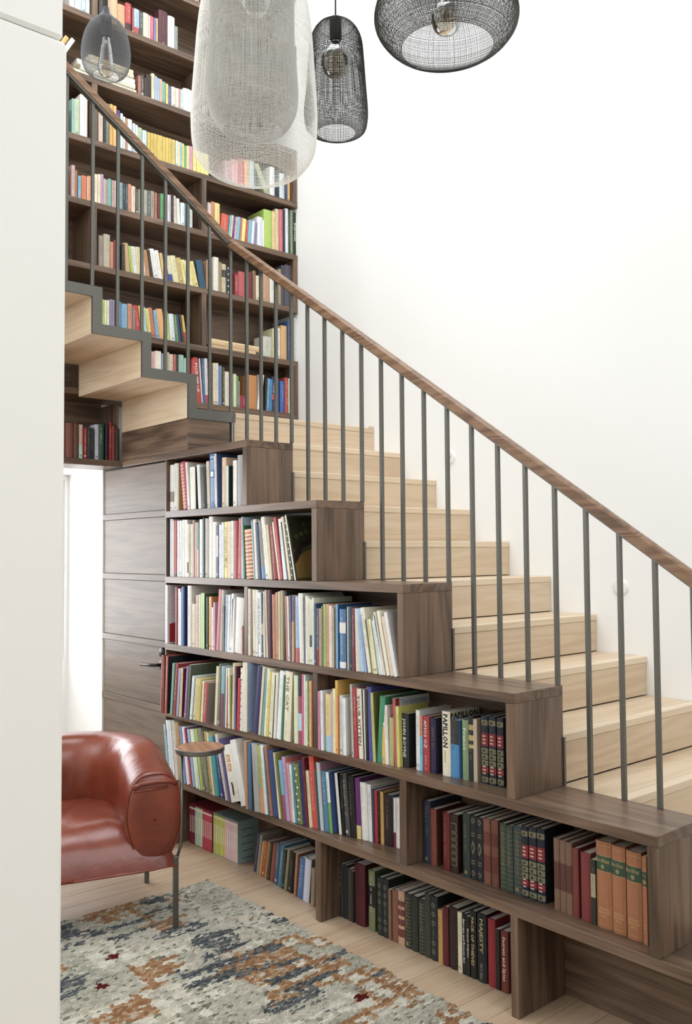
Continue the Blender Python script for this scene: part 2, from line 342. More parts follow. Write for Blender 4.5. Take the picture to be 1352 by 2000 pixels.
# ------------------------------------------------------------------ stepped bookcase under the stairs
bc = tag(empty('stepped_bookcase', (0.6, 0.14, 0)), 'dark stained oak bookcase stepping down under the stairs in stacked boxes', 'bookcase')
for i in range(6):
    x0 = -1.296 if i == 0 else XL
    part(board('shelf', OAK[0], None, x0, X[i] if i < 5 else X[5], 0.0, D, Z[i] - T, Z[i], 0.0012), bc)
for i in range(6):
    zb = Z[i + 1] if i < 5 else 0.0
    part(board('end_panel', OAK[2], None, X[i] - T, X[i] - 0.0002, 0.0003, D - 0.0003, zb + 0.0003, Z[i] - T - 0.0003, 0.0012), bc)
for (xa_, xb_, zt, zb) in ((-0.066, -0.037, Z[2] - T, Z[3]), (0.446, 0.477, Z[3] - T, Z[4]), (0.964, 1.0, Z[4] - T, Z[5]), (0.455, 0.490, Z[5] - T, 0), (1.484, 1.515, Z[5] - T, 0)):
    part(board('divider', OAK[2], None, xa_, xb_, 0.0005, 0.254, zb + 0.0003, zt - 0.0003, 0.0012), bc)
part(board('side_panel', OAK[2], None, XL, XL + 0.012, 0.0005, 0.254, 0.0, Z[0] - T - 0.0003, 0.0012), bc)
for i in range(5):   # back panels, one behind each tier
    part(board('back_panel', OAK[0], None, XL + 0.013, X[i] - T - 0.0005, 0.2555, 0.268, Z[i + 1] + 0.0003, Z[i] - T - 0.0003, 0.0005), bc)
part(board('back_panel', OAK[0], None, XL + 0.013, X[5] - T - 0.0005, 0.2555, 0.268, 0.0005, Z[5] - T - 0.0003, 0.0005), bc)
o = lathe([(0, 0), (0.004, 0), (0.004, 0.002), (0.0, 0.0028)], 12).build('screw_cap', SCREWM, None, True); o.location = (0.83, 0.2555, 1.352); o.rotation_euler = (radians(90), 0, 0); part(o, bc)

# ------------------------------------------------------------------ tall wall bookcase
XF = -1.315; XBK = -1.572
UZ = [2.455, 2.812, 3.175, 3.537, 3.899, 4.262, 4.625, 4.988, 5.35]
tb = tag(empty('tall_bookcase', (-1.45, 0.0, 2.0)), 'tall dark oak wall bookcase reaching up beyond the landing', 'bookcase')
Y0B = -1.75; YE = YW - 0.003
for k, z in enumerate(UZ):
    part(board('shelf', OAK[1], None, XBK, XF, Y0B, YE if k % 2 or True else YE, z - 0.035, z, 0.0012), tb)
for k in range(8):
    zb, zt = UZ[k], UZ[k + 1] - 0.035
    yd = 0.557 if k % 2 else -0.172
    part(board('divider', OAK[2], None, XBK, XF - 0.0004, yd - 0.017, yd + 0.017, zb + 0.0003, zt - 0.0003, 0.0012), tb)
    part(board('divider', OAK[2], None, XBK, XF - 0.0004, -0.93, -0.90, zb + 0.0003, zt - 0.0003, 0.0012), tb)
    if k % 2 == 0: part(board('side_panel', OAK[2], None, XBK, XF - 0.0004, YE - 0.034, YE - 0.0004, zb + 0.0003, zt - 0.0003, 0.0012), tb)
    part(board('back_panel', OAK[1], None, XBK - 0.006, XBK - 0.0003, Y0B, YE, zb - 0.03, zt + 0.03, 0), tb)
part(board('support', OAK[2], None, XBK, XF - 0.03, 0.556, 0.59, Z0 + 0.001, UZ[0] - 0.0355, 0.001), tb)
# lower shelf below the upper flight
part(board('shelf', OAK[1], None, XBK, XF, Y0B, -0.0015, 2.027, 2.062, 0.0012), tb)
part(board('side_panel', OAK[2], None, XBK, XF - 0.03, -0.012, -0.0016, 2.0625, 2.40, 0.001), tb)
part(board('back_panel', OAK[1], None, XBK - 0.006, XBK - 0.0003, Y0B, -0.0016, 2.03, 2.42, 0), tb)

# book table: along-shelf start, end, lean, height, spine plane, colour, own object, style
BOOKS={
 '1':"""
-0.791 -0.744 0 0.246 0.015 d9d5cb 1 b=.2:.42:8a7a6c
-0.744 -0.7 0 0.251 0.015 c9c6bf 1 cov=b89a3a
-0.651 -0.599 -0.036 0.249 0.015 b8424c 1 chain
-0.598 -0.58 -0.025 0.247 0.015 dcd6cc 0
-0.579 -0.527 -0.009 0.218 0.015 e2dfd0 1 cov=3a3834
-0.499 -0.471 -0.018 0.225 0.015 dcdad6 1
-0.47 -0.419 -0.012 0.209 0.015 2b2927 1
-0.414 -0.388 -0.012 0.236 0.015 cbbda4 1
-0.386 -0.336 -0.01 0.269 0.015 4b7ab8 1 frame
-0.336 -0.317 -0.009 0.268 0.015 cfc3ab 0 cov=3a5c94
-0.282 -0.245 0 0.243 0.015 ddb793 1
-0.241 -0.221 0 0.2 0.015 b9dcd8 0 cov=26221f
-0.185 -0.152 0 0.221 0.015 e6e3dc 1
-0.148 -0.103 0 0.243 0.015 a0a1a2 1
""",
 '2':"""
-0.782 -0.75 0 0.303 0.012 b9cdd6 1
-0.749 -0.734 0 0.295 0.012 d9b3a8 0 p
-0.734 -0.705 0 0.294 0.012 a83a38 1 b=0:.06:2f5a3a p
-0.704 -0.682 0 0.293 0.012 dde3e6 0
-0.681 -0.652 0 0.292 0.012 d5dbe2 1
-0.651 -0.626 0 0.295 0.012 e3ddc4 1
-0.625 -0.601 0 0.294 0.012 eceae4 1
-0.6 -0.583 0 0.271 0.012 d8d2c8 0 b=.08:.28:5a3028
-0.582 -0.56 0 0.271 0.012 b5aa7c 0
-0.559 -0.545 0 0.269 0.012 ddd6c4 0
-0.544 -0.529 0 0.291 0.012 a08a70 0
-0.528 -0.504 0 0.278 0.012 d89a8e 1 p
-0.503 -0.487 0 0.278 0.012 5b9479 0 b=0:.5:d9a79a p
-0.486 -0.45 0 0.292 0.012 dfe6e4 1
-0.448 -0.434 0 0.298 0.012 2a2a2a 0
-0.432 -0.399 0 0.295 0.012 b9b6ae 1
-0.397 -0.359 0 0.303 0.012 e6e0d6 1
-0.358 -0.325 0 0.275 0.012 e8e2d4 1
-0.324 -0.305 0 0.259 0.012 4d5076 0 b=.4:.8:c9c5d0
-0.303 -0.28 0 0.26 0.012 e6e8ea 1
-0.279 -0.256 0 0.271 0.012 d6dcdc 1
-0.255 -0.218 0 0.273 0.012 ecd47e 1 t=OTTOLENGHI_SIMPLE:8a7430
-0.217 -0.197 0 0.274 0.012 dcd8c8 1
-0.196 -0.173 0 0.276 0.012 e6e2dc 1
-0.172 -0.14 0 0.275 0.012 b34347 1
-0.139 -0.111 0.009 0.285 0.012 cf7468 1
-0.11 -0.086 0 0.29 0.012 a9bdcf 1
-0.084 -0.074 -0.014 0.293 0.012 2f6a4c 0 p
-0.073 -0.004 -0.018 0.229 0.012 e2b887 1 stripes
-0.003 0.005 -0.021 0.271 0.012 9db4c8 0 p
0.006 0.031 -0.02 0.276 0.012 ddd6c4 1
0.032 0.046 -0.023 0.261 0.012 34507c 0
0.047 0.054 -0.021 0.253 0.012 2e3a4c 0 p
0.055 0.087 -0.027 0.268 0.012 8a8a80 1 b=0:.22:6a90b8
0.088 0.116 -0.038 0.284 0.012 e9e4d4 1
0.117 0.127 -0.036 0.248 0.012 d9dcd0 0 p
0.128 0.141 -0.032 0.248 0.012 dcc59a 0 p
0.142 0.189 -0.03 0.243 0.012 8e2229 1
0.19 0.201 -0.049 0.259 0.012 e3cfae 0 p
0.202 0.221 -0.051 0.279 0.012 b5363a 1
0.222 0.253 -0.04 0.271 0.012 dbe6ec 1
0.254 0.265 -0.048 0.258 0.012 3a3f38 0 p
0.265 0.281 -0.056 0.28 0.012 e0cfa4 1
0.282 0.307 -0.055 0.271 0.012 262726 1 dots
0.308 0.318 -0.07 0.287 0.012 ddd8c8 0 p cov=4d4a28 treecover
""",
 '3':"""
-0.797 -0.774 0 0.306 -0.005 dfe3ea 1 p cov=d8cfcd flowercover
-0.698 -0.668 0 0.298 -0.004 7e2a32 1
-0.666 -0.644 0 0.29 -0.004 e6e2d6 0
-0.643 -0.632 0 0.273 -0.004 d5d8da 0 p
-0.632 -0.605 0 0.301 -0.004 3a5c98 1 cov=1f2c5c p
-0.575 -0.537 0 0.308 -0.004 d9d5cc 1
-0.534 -0.492 0 0.218 -0.003 d0c4a8 1
-0.491 -0.466 0 0.262 -0.003 d4b3a0 1
-0.465 -0.442 0 0.266 -0.003 c9c9a8 1
-0.441 -0.428 0 0.274 -0.003 a8c890 0 p
-0.427 -0.408 0 0.274 -0.003 a9d27a 0 cov=4a5c3a
-0.397 -0.375 0 0.257 -0.002 3a3c30 0
-0.372 -0.348 0 0.258 -0.002 e8b46e 1 cov=c47a34
-0.343 -0.329 0 0.207 -0.002 e9dcc8 0
-0.328 -0.314 0 0.232 -0.002 c89ab8 0
-0.311 -0.278 0.027 0.295 -0.002 d07c80 1 p
-0.277 -0.254 0.019 0.294 -0.001 b8b4a8 1
-0.251 -0.233 0 0.219 -0.001 6a6a60 0
-0.232 -0.21 0.009 0.272 -0.001 a9bccf 1
-0.209 -0.193 0.013 0.273 -0.001 dfe6ee 0
-0.192 -0.174 0.024 0.279 -0.001 e8e6e2 0
-0.173 -0.155 0.012 0.255 -0.001 e9e6e0 0
-0.154 -0.088 0.018 0.261 -0.001 e2dfd8 1
-0.088 -0.065 0 0.131 -0 7a2428 0
-0.036 -0.016 0 0.306 0 e2d8c0 1
-0.014 -0.001 0 0.301 -0 8a6a50 0
0 0.03 -0.004 0.303 -0 ddd9c4 1
0.031 0.046 0 0.302 -0.001 dcdcd0 0
0.047 0.073 -0.006 0.291 -0.001 e9ecf0 1 t=CHRONOLOGICA:50545c
0.075 0.09 0 0.292 -0.001 3c4658 1 b=.35:.52:c8a088
0.091 0.105 -0.008 0.296 -0.001 c8d4b4 0
0.113 0.125 -0.013 0.303 -0.001 dcb8a8 0
0.126 0.152 -0.005 0.305 -0.001 4a2438 1
0.158 0.187 -0.005 0.286 -0.002 b87850 1
0.188 0.204 -0.004 0.296 -0.002 c48a62 1
0.206 0.217 -0.001 0.301 -0.002 ddd0b0 0
0.218 0.239 0 0.305 -0.002 b5a06c 1
0.24 0.264 0 0.303 -0.002 1e2420 1 p
0.265 0.278 -0.01 0.282 -0.003 c08070 0
0.279 0.29 -0.009 0.282 -0.003 e4dccf 0
0.291 0.304 -0.005 0.287 -0.003 5a4a68 0
0.305 0.321 0 0.288 -0.003 c8946a 1 b=.6:1:4a5488
0.325 0.359 0 0.284 -0.003 9ab8d8 1 b=0:.22:b86068
0.36 0.38 -0.009 0.297 -0.004 e4e4dc 1
0.381 0.391 -0.007 0.297 -0.004 dcd8cc 0
0.392 0.402 0 0.279 -0.004 5a6070 0
0.403 0.418 0 0.288 -0.004 e6dfd2 1
0.419 0.431 0 0.28 -0.004 d8d4c0 0
0.432 0.448 0 0.273 -0.004 d6d8b8 1 b=.27:.45:2c4058
0.449 0.46 0 0.281 -0.004 dfe4c8 0
0.461 0.474 0 0.258 -0.004 3c4c78 0
0.475 0.495 0 0.239 -0.005 4c5470 1 b=0:.3:8a2c30
0.496 0.51 0 0.238 -0.005 b89468 0
0.511 0.519 0 0.249 -0.005 7a8068 0
0.518 0.547 0 0.258 -0.005 9aac50 1 cov=5a6a28
0.548 0.561 0 0.259 -0.005 d88a72 0
0.562 0.578 0 0.253 -0.005 e0d6c4 1
0.579 0.594 0 0.244 -0.006 b8a486 1
0.606 0.62 0 0.26 -0.006 6aa4cc 1 cov=2c5480
0.623 0.663 0 0.241 -0.006 4878a8 1 b=.02:.12:dfe3e6 b=.6:.78:e6e0dc
0.679 0.685 0 0.253 -0.007 d8d0b8 0 p
0.686 0.707 0 0.253 -0.007 26405c 1
0.708 0.723 0 0.25 -0.007 7a3040 1
0.725 0.756 -0.006 0.248 -0.007 d4c8b4 1 p
0.757 0.783 -0.026 0.248 -0.008 9cc0e0 1
0.784 0.796 -0.031 0.224 -0.008 8aa0c8 0
0.8 0.823 -0.045 0.251 -0.008 e6ddc4 1
0.824 0.831 -0.038 0.207 -0.008 4a6a3c 0 p
0.832 0.842 -0.035 0.208 -0.009 e0cc98 0
0.843 0.859 -0.039 0.209 -0.009 e4dca8 1
0.866 0.877 -0.039 0.205 -0.009 c4dce0 0
0.878 0.891 -0.045 0.225 -0.009 dce4dc 1
0.892 0.904 -0.055 0.238 -0.009 dccfc0 1
0.91 0.928 -0.055 0.244 -0.009 e4dcc4 1
0.93 0.951 -0.05 0.223 -0.01 dcc4a8 1
0.952 0.971 -0.055 0.24 -0.01 dcdcdc 1 cov=b0a8a4 giftcover
""",
 '4':"""
-0.747 -0.735 0.013 0.294 -0.06 a85a4a 0 p
-0.734 -0.714 0.009 0.295 -0.059 6a3a2a 0
-0.709 -0.687 0.015 0.293 -0.058 b8504a 0 cov=1c2026
-0.657 -0.636 0.026 0.261 -0.056 7aa08a 0
-0.628 -0.599 0.028 0.264 -0.055 8e2a30 1
-0.594 -0.576 0.025 0.24 -0.054 8a98b8 0
-0.574 -0.549 0.018 0.245 -0.053 c8b48c 0 cov=6a2430
-0.527 -0.506 0.027 0.258 -0.051 8a6a9c 0
-0.498 -0.483 0.027 0.268 -0.05 4c5a44 0
-0.478 -0.457 0.028 0.213 -0.049 dadfe4 0
-0.449 -0.42 0.028 0.204 -0.047 d0c48c 1
-0.421 -0.389 0.018 0.206 -0.046 c8b850 1
-0.377 -0.362 0.018 0.198 -0.044 e0d0b4 0
-0.362 -0.337 0.021 0.193 -0.043 c0504a 0 cov=8a7a70
-0.266 -0.244 0.02 0.279 -0.039 d4d0a8 1 p
-0.24 -0.219 0.017 0.293 -0.038 6a6a5c 1
-0.219 -0.191 0.014 0.284 -0.037 8ab4bc 1 b=0:.55:7a4a58
-0.174 -0.164 0.009 0.279 -0.035 e4dcc8 0
-0.164 -0.153 0 0.246 -0.034 b83a44 0
-0.153 -0.139 0 0.28 -0.033 ddd8c4 0
-0.139 -0.128 0 0.249 -0.033 8a9030 0
-0.127 -0.105 0.012 0.306 -0.032 d8c090 1
-0.106 -0.094 0 0.296 -0.031 6a7aa8 0
-0.094 -0.084 0 0.294 -0.031 5a2030 0
-0.084 -0.068 0.012 0.24 -0.03 c02c3c 0
-0.073 -0.051 0.012 0.288 -0.025 e8e4da 1 dots
-0.053 -0.015 0.004 0.315 -0.024 e0d4b8 1 p cov=9db0d0
0.027 0.066 0.037 0.308 -0.019 3a3868 1 p
0.066 0.087 0.037 0.306 -0.017 d8c8a0 1
0.086 0.092 0.036 0.301 -0.016 4a6a50 0 p
0.092 0.106 0.036 0.299 -0.016 6aa0a0 0
0.109 0.123 0.033 0.303 -0.015 e6e4cc 0
0.123 0.137 0.03 0.292 -0.014 dcc850 0
0.137 0.17 0.027 0.288 -0.013 e0dcb8 1
0.168 0.176 0.025 0.28 -0.011 3c3c38 0
0.177 0.192 0.022 0.289 -0.011 e2dfc8 1
0.192 0.23 0.03 0.299 -0.01 e2e6ea 1
0.228 0.238 0.022 0.286 -0.008 3a7a58 0
0.238 0.288 0.02 0.302 -0.007 e4dcbc 1 cov=c8b898 t=THE_CAT:7a6a4a
0.312 0.341 0 0.29 -0.002 d0d8b0 1
0.341 0.37 0 0.292 -0.001 a04868 1 b=.2:.45:a8c8d8 b=.7:1:1e2840
0.368 0.382 0 0.3 0.001 c85a70 1
0.381 0.392 0 0.298 0.002 d0dcd8 0
0.392 0.405 0 0.273 0.003 d8d4a8 0
0.405 0.416 0 0.275 0.004 5a6a48 0
0.416 0.427 0 0.276 0.004 d8b850 0
0.427 0.435 0 0.278 0.005 c86a5a 0
0.484 0.501 0.001 0.241 -0.005 c87a9c 1
0.504 0.518 -0.005 0.245 -0.004 dfe6ea 1
0.528 0.566 -0.003 0.235 -0.002 dcc078 1 b=0:.28:9ac0d0
0.564 0.573 0 0.249 0.001 b89ac0 0
0.573 0.591 0 0.261 0.002 e4d89c 1
0.59 0.605 -0.001 0.296 0.003 e0ac30 1
0.605 0.614 0 0.233 0.004 b84034 0
0.614 0.632 0 0.238 0.005 c0c8c0 1
0.634 0.653 -0.004 0.23 0.006 e2e2de 1 cov=dcdcd6
0.683 0.695 -0.01 0.289 0.01 b8b0a8 1
0.698 0.717 -0.01 0.277 0.011 b02c34 1
0.717 0.749 -0.014 0.275 0.013 e2d8c0 1 t=YOUR_KITTEN:3a3430
0.747 0.753 -0.01 0.274 0.015 22221f 0 p
0.753 0.76 -0.009 0.275 0.016 dcd8cf 0 p
0.76 0.772 0 0.277 0.016 1e1e22 1
0.772 0.8 -0.011 0.288 0.017 4c4c94 1
0.799 0.815 -0.014 0.267 0.019 b0b858 1 cov=6a6a20
0.814 0.844 0.022 0.259 0.021 2a8a60 1 p
0.843 0.866 -0.01 0.247 0.023 e8e4d8 1 b=0:.6:e0b048
0.864 0.881 -0.008 0.227 0.025 e4d8d0 1
0.88 0.906 0.001 0.184 0.026 a8a868 1 cov=4a4a28
0.91 0.924 -0.009 0.258 0.029 c05048 1 cov=c8ccd0 everything
0.923 0.938 -0.006 0.229 0.03 d0cc50 1
0.926 0.967 0 0.203 0.045 2c2c2c 1 cov=1c1c1e t=JOHN_BOYNE:dcdcd8
1.001 1.022 0 0.223 0.052 dcdcd8 1
1.021 1.035 0 0.206 0.054 6ab8d8 1 b=.62:1:e07840
1.035 1.066 0 0.205 0.055 b83034 1 cov=a05a30 t=AMOS_OZ:e8d8c8
1.068 1.097 0 0.203 0.059 2a2448 1 cov=1e1c34
1.123 1.163 0 0.234 0.064 e6dcc0 1 papillon
1.162 1.202 0 0.207 0.068 3a86c0 1 b=.58:1:3a3430
1.214 1.243 0 0.213 0.074 7c9468 1 t=France:e4dcc0
1.242 1.265 0 0.232 0.077 24262a 1 b=.5:.56:c8b060 b=.62:.7:c8b060 b=.78:.86:b8a050
1.265 1.283 0 0.222 0.079 b8a48c 1 p
1.296 1.326 0 0.239 0.083 1c2430 1 ornate
1.327 1.359 0 0.241 0.086 1c2430 1 ornate
1.361 1.39 0 0.24 0.09 1c2430 1 ornate
""",
 '5':"""
-0.774 -0.756 -0.047 0.266 0 8ab8c4 0
-0.755 -0.723 -0.047 0.291 -0.001 c8d4dc 1
-0.71 -0.698 -0.048 0.296 -0.002 dce0e0 0
-0.696 -0.661 -0.047 0.296 -0.002 c0bcb0 1
-0.655 -0.615 -0.052 0.291 -0.004 b08a50 1
-0.602 -0.582 -0.051 0.282 -0.006 7a90c0 0
-0.577 -0.544 -0.053 0.281 -0.006 dcdce0 1
-0.531 -0.515 -0.067 0.278 -0.008 a83048 0
-0.513 -0.488 -0.059 0.278 -0.009 8ab0d4 1
-0.483 -0.451 -0.058 0.281 -0.01 dce0b8 1
-0.448 -0.436 -0.061 0.284 -0.011 b8d4c8 0 p
-0.434 -0.404 -0.064 0.289 -0.011 a8b830 1 p
-0.401 -0.384 -0.064 0.295 -0.012 6a6a5c 0
-0.382 -0.351 -0.082 0.297 -0.013 8a8674 1
-0.348 -0.342 -0.068 0.291 -0.014 7a8a58 0 p
-0.34 -0.312 -0.061 0.292 -0.015 b89858 1
-0.309 -0.298 -0.06 0.292 -0.016 dcd8a8 0
-0.294 -0.258 -0.06 0.273 -0.016 2c9aa4 1
-0.24 -0.213 -0.066 0.28 -0.018 3a4484 1
-0.199 -0.176 -0.094 0.295 -0.02 d4ccb4 1
-0.173 -0.166 -0.082 0.28 -0.021 7a6aa0 0 p
-0.153 -0.073 -0.074 0.252 -0.022 e4e0d0 1 bigletters
-0.066 -0.016 -0.094 0.286 -0.025 e0ddd4 1 p
-0.019 -0.003 -0.012 0.305 -0.025 c08858 1
-0.004 0.028 -0.01 0.298 -0.023 3a6c94 1
0.024 0.034 -0.015 0.293 -0.02 24302c 0 p
0.034 0.078 -0.025 0.3 -0.02 a8a8a4 1
0.073 0.112 -0.03 0.295 -0.015 a4ac58 1 b=0:.38:d09868
0.107 0.135 -0.04 0.301 -0.012 dcdcd4 1
0.132 0.144 -0.04 0.292 -0.009 4a7090 0
0.143 0.163 -0.047 0.295 -0.008 b0704c 1
0.161 0.201 -0.042 0.286 -0.006 344c80 1
0.196 0.203 -0.042 0.286 -0.002 3c4034 0 p
0.203 0.217 -0.049 0.279 -0.001 e0dcc8 1
0.216 0.226 -0.046 0.279 0 8a8430 0
0.228 0.253 -0.038 0.251 0.002 6ab0c8 1 b=0:.42:a05068
0.251 0.274 -0.038 0.269 0.004 b09ac8 1
0.272 0.28 -0.035 0.269 0.007 c86a60 0 p
0.28 0.294 -0.033 0.247 0.008 d0a0b0 0
0.293 0.307 -0.028 0.244 0.009 dce0d4 0
0.306 0.32 -0.027 0.246 0.011 4a8a9c 0
0.319 0.353 -0.032 0.252 0.012 6a7838 1 dots
0.349 0.374 -0.026 0.266 0.016 2c2c68 1
0.372 0.39 -0.031 0.285 0.018 6a1c28 1
0.391 0.41 -0.025 0.234 0.021 d8c49c 1
0.408 0.442 -0.03 0.299 0.023 cc4430 1
0.438 0.453 -0.026 0.239 0.027 4a5458 1 p
0.453 0.476 -0.028 0.278 0.028 a8bcc0 1
0.473 0.477 -0.024 0.277 0.031 b08098 0 p
0.477 0.506 -0.023 0.247 0.031 3c7c98 1
0.506 0.526 -0.025 0.247 0.035 e0e0dc 1 b=0:.5:6aa040 cov=3c5890
0.547 0.565 -0.029 0.246 0.055 dcd8d0 1 cov=1e1c1c
0.563 0.58 -0.016 0.246 0.058 20201e 1
0.577 0.606 -0.026 0.25 0.061 4a4a4a 1
0.601 0.637 -0.016 0.247 0.066 1e1a1c 1
0.631 0.661 -0.011 0.243 0.073 6a2c70 1 b=0:.22:d8c070
0.656 0.697 -0.013 0.229 0.078 e0ddd4 1
0.692 0.715 -0.009 0.226 0.086 dcdcd8 1
0.711 0.725 -0.004 0.212 0.09 2c4060 0
0.723 0.742 -0.004 0.208 0.093 b02430 1
0.739 0.749 0 0.205 0.096 2c2420 0
0.749 0.769 -0.004 0.206 0.099 c89c48 1
0.766 0.811 -0.001 0.2 0.102 2a1e20 1
0.803 0.813 0 0.203 0.111 3c5478 0
0.811 0.826 0 0.193 0.113 dcd4cc 0 b=0:.3:8a2430
0.825 0.844 0 0.195 0.116 e0dcd4 1
1.012 1.047 0 0.231 0.075 222c40 1
1.047 1.078 0 0.208 0.076 7a3a2c 1 p cov=5a2c20
1.109 1.143 0 0.208 0.077 6a1e22 1
1.145 1.183 0 0.209 0.077 33201a 1 goldframe
1.206 1.24 0 0.225 0.078 2e3832 1
1.242 1.271 0 0.225 0.079 1e2226 1 gems
1.271 1.3 0 0.224 0.08 1e2226 1 gems
1.301 1.333 0 0.227 0.08 7a4c38 1 b=.2:.45:6a3428 b=.6:.8:6a3428 p
1.335 1.367 0 0.229 0.081 6e4030 1 b=.2:.45:5e2c22 b=.6:.8:5e2c22 p
1.375 1.402 0 0.227 0.082 3a4434 1 ribs
1.402 1.431 0 0.224 0.082 34403a 1 ribs
1.432 1.467 0 0.23 0.083 36423e 1 ribs
1.467 1.494 0 0.237 0.084 1c2230 1 ornate
1.497 1.528 0 0.241 0.084 1c2230 1 ornate
1.53 1.562 0 0.243 0.085 1c2230 1 ornate
1.606 1.629 0 0.231 0.075 7a5a44 1 b=.3:.68:5a3428 p
1.631 1.654 0 0.23 0.074 7a5a44 1 b=.3:.68:5a3428 p
1.655 1.678 0 0.229 0.073 7a5a44 1 b=.3:.68:5a3428 p
1.68 1.703 0 0.218 0.072 7a322c 1 p
1.711 1.748 0 0.212 0.071 7e3230 1 p
1.752 1.769 0 0.2 0.069 2e3028 1 b=.42:.78:a89a78
1.77 1.825 0 0.265 0.068 a8683c 1 brock
1.828 1.875 0 0.264 0.065 a8683c 1 brock
1.879 1.93 0 0.261 0.063 a8683c 1 brock
1.937 1.952 0 0.257 0.06 a8683c 1 brock
""",
 '6':"""
-0.186 -0.161 0.04 0.191 0.13 3c3860 0
-0.155 -0.139 0.036 0.189 0.127 8a8a80 0 p
-0.134 -0.114 0.035 0.163 0.125 c09038 0
-0.109 -0.085 0.035 0.17 0.122 a8502c 0
-0.079 -0.063 0.035 0.172 0.119 b08030 0
-0.059 -0.039 0.03 0.174 0.117 3c3830 0
-0.034 -0.002 0.03 0.179 0.115 8a4a34 1
0.005 0.036 0.027 0.189 0.111 3c5a78 1
0.043 0.07 0.027 0.193 0.106 3a7a98 1
0.077 0.095 0.021 0.181 0.103 24282a 0
0.101 0.119 0.029 0.185 0.1 7a7a54 0 p
0.124 0.162 0.021 0.182 0.098 1e1c1e 1
0.184 0.201 0.02 0.191 0.091 9a6438 0
0.206 0.247 0.025 0.178 0.089 4a6a98 1
0.256 0.299 0.021 0.191 0.083 b8bccc 1 cov=6a6a5a p
0.324 0.348 0.009 0.164 0.075 8a7458 1
0.482 0.513 0 0.217 0.1 2e2a24 1
0.514 0.536 0 0.219 0.1 1e2430 1 p
0.538 0.569 0 0.212 0.1 40342a 1 p
0.569 0.582 0 0.208 0.1 222622 0
0.584 0.648 0 0.247 0.1 4a161c 1 p
0.67 0.708 0 0.24 0.1 6a7048 1 cov=4a5a34 b=.4:.75:161816
0.724 0.755 0 0.227 0.1 22282a 1 medals
0.756 0.789 0 0.228 0.1 22282a 1 medals
0.792 0.807 0 0.196 0.1 7a5a38 1 p
0.81 0.842 0 0.201 0.1 7a4e3a 1
0.842 0.878 0 0.206 0.1 b08868 1 b=.15:.3:6a2c2c b=.36:.48:6a2c2c b=.54:.66:6a2c2c b=.72:.82:6a2c2c
0.88 0.914 0 0.206 0.1 2e2e28 1 ribs
0.915 0.952 0 0.207 0.1 262c26 1 p
0.956 0.99 0 0.207 0.1 2e2e2c 1 ribs
0.989 1.019 0 0.236 0.1 36362a 1 p
1.02 1.055 0 0.236 0.1 23292a 1 medals
1.057 1.08 0 0.195 0.101 b08438 1
1.082 1.109 0 0.214 0.101 5a1a22 1
1.11 1.154 0 0.222 0.102 2c1c1a 1 p
1.155 1.176 0 0.215 0.102 c8c0a0 1
1.176 1.197 0 0.216 0.102 1c1c1c 1 t=Baroque_and_Rococo_Art:dcdcd8
1.197 1.214 0 0.212 0.103 1c1c1e 1 t=European_Sculpture:dcdcd8
1.214 1.242 0 0.237 0.103 201e1c 1 t=PACK_OF_THIEVES:b09a60
1.245 1.289 0 0.238 0.103 1c2022 1 t=MAJESTY:b0a070
1.295 1.329 0 0.234 0.104 8a1c26 1 p
1.332 1.35 0 0.208 0.105 221c1c 1
1.352 1.385 0 0.209 0.105 6a2a22 1 t=Secrets_and_Spies:d8c8b8
""",
 'U1':"""
0.202 0.226 0 0.277 -1.335 d8a8a0 1
0.228 0.272 0 0.285 -1.335 e8e0d4 1 p
0.274 0.304 0 0.275 -1.335 8aa0b8 1
0.306 0.323 0 0.287 -1.335 b8b08c 0
0.325 0.351 0 0.278 -1.335 d8c8b0 1
0.352 0.369 0 0.281 -1.335 c06a60 0
0.371 0.388 0 0.28 -1.335 3a3a34 0
0.39 0.426 0 0.284 -1.335 9ac4b8 1
0.428 0.459 0 0.268 -1.335 a8d4c0 1
0.481 0.512 0 0.268 -1.335 c04440 1
0.514 0.549 -0.026 0.28 -1.335 c83c38 1 t=PICK_ME_UP:f0e8e0
0.551 0.559 -0.02 0.279 -1.335 e0dcd8 0
0.561 0.579 -0.013 0.282 -1.335 4a6a98 0
0.58 0.602 -0.01 0.285 -1.335 dcdce0 1 b=0:.2:b84858
0.603 0.622 0 0.255 -1.335 5a4a40 0
0.634 0.652 0 0.265 -1.335 e0d8b8 0
0.653 0.672 0 0.267 -1.335 dcd0cc 0
0.673 0.701 0 0.253 -1.335 6a8ab0 1
0.702 0.719 0 0.245 -1.335 5a4a28 0
0.721 0.757 0 0.222 -1.335 dcd8c4 1
0.758 0.77 0 0.222 -1.335 dfe4ea 0
0.788 0.805 0 0.215 -1.335 dce0c0 0
0.806 0.822 0 0.205 -1.335 6aa850 0
0.824 0.834 0 0.172 -1.335 b088a8 0
0.836 0.889 0 0.081 -1.335 a0283c 0
0.896 0.967 0 0.223 -1.335 c8843c 1 p
0.971 1 0.029 0.236 -1.335 e8e4dc 1 p
1.029 1.043 0.008 0.222 -1.335 2a2a2a 0
1.045 1.065 0.012 0.218 -1.335 6aa8d0 0
1.067 1.085 0.008 0.214 -1.335 3a8ac0 0
1.087 1.117 0 0.235 -1.335 28305c 1 t=Turkey:e8e8e8 b=.35:.5:c04a48
1.118 1.147 0 0.226 -1.335 2a5a98 0
1.158 1.192 0 0.213 -1.335 3a6ab8 1
1.196 1.222 0 0.242 -1.335 c04a40 0
1.226 1.249 0 0.239 -1.335 d8ccb0 0
""",
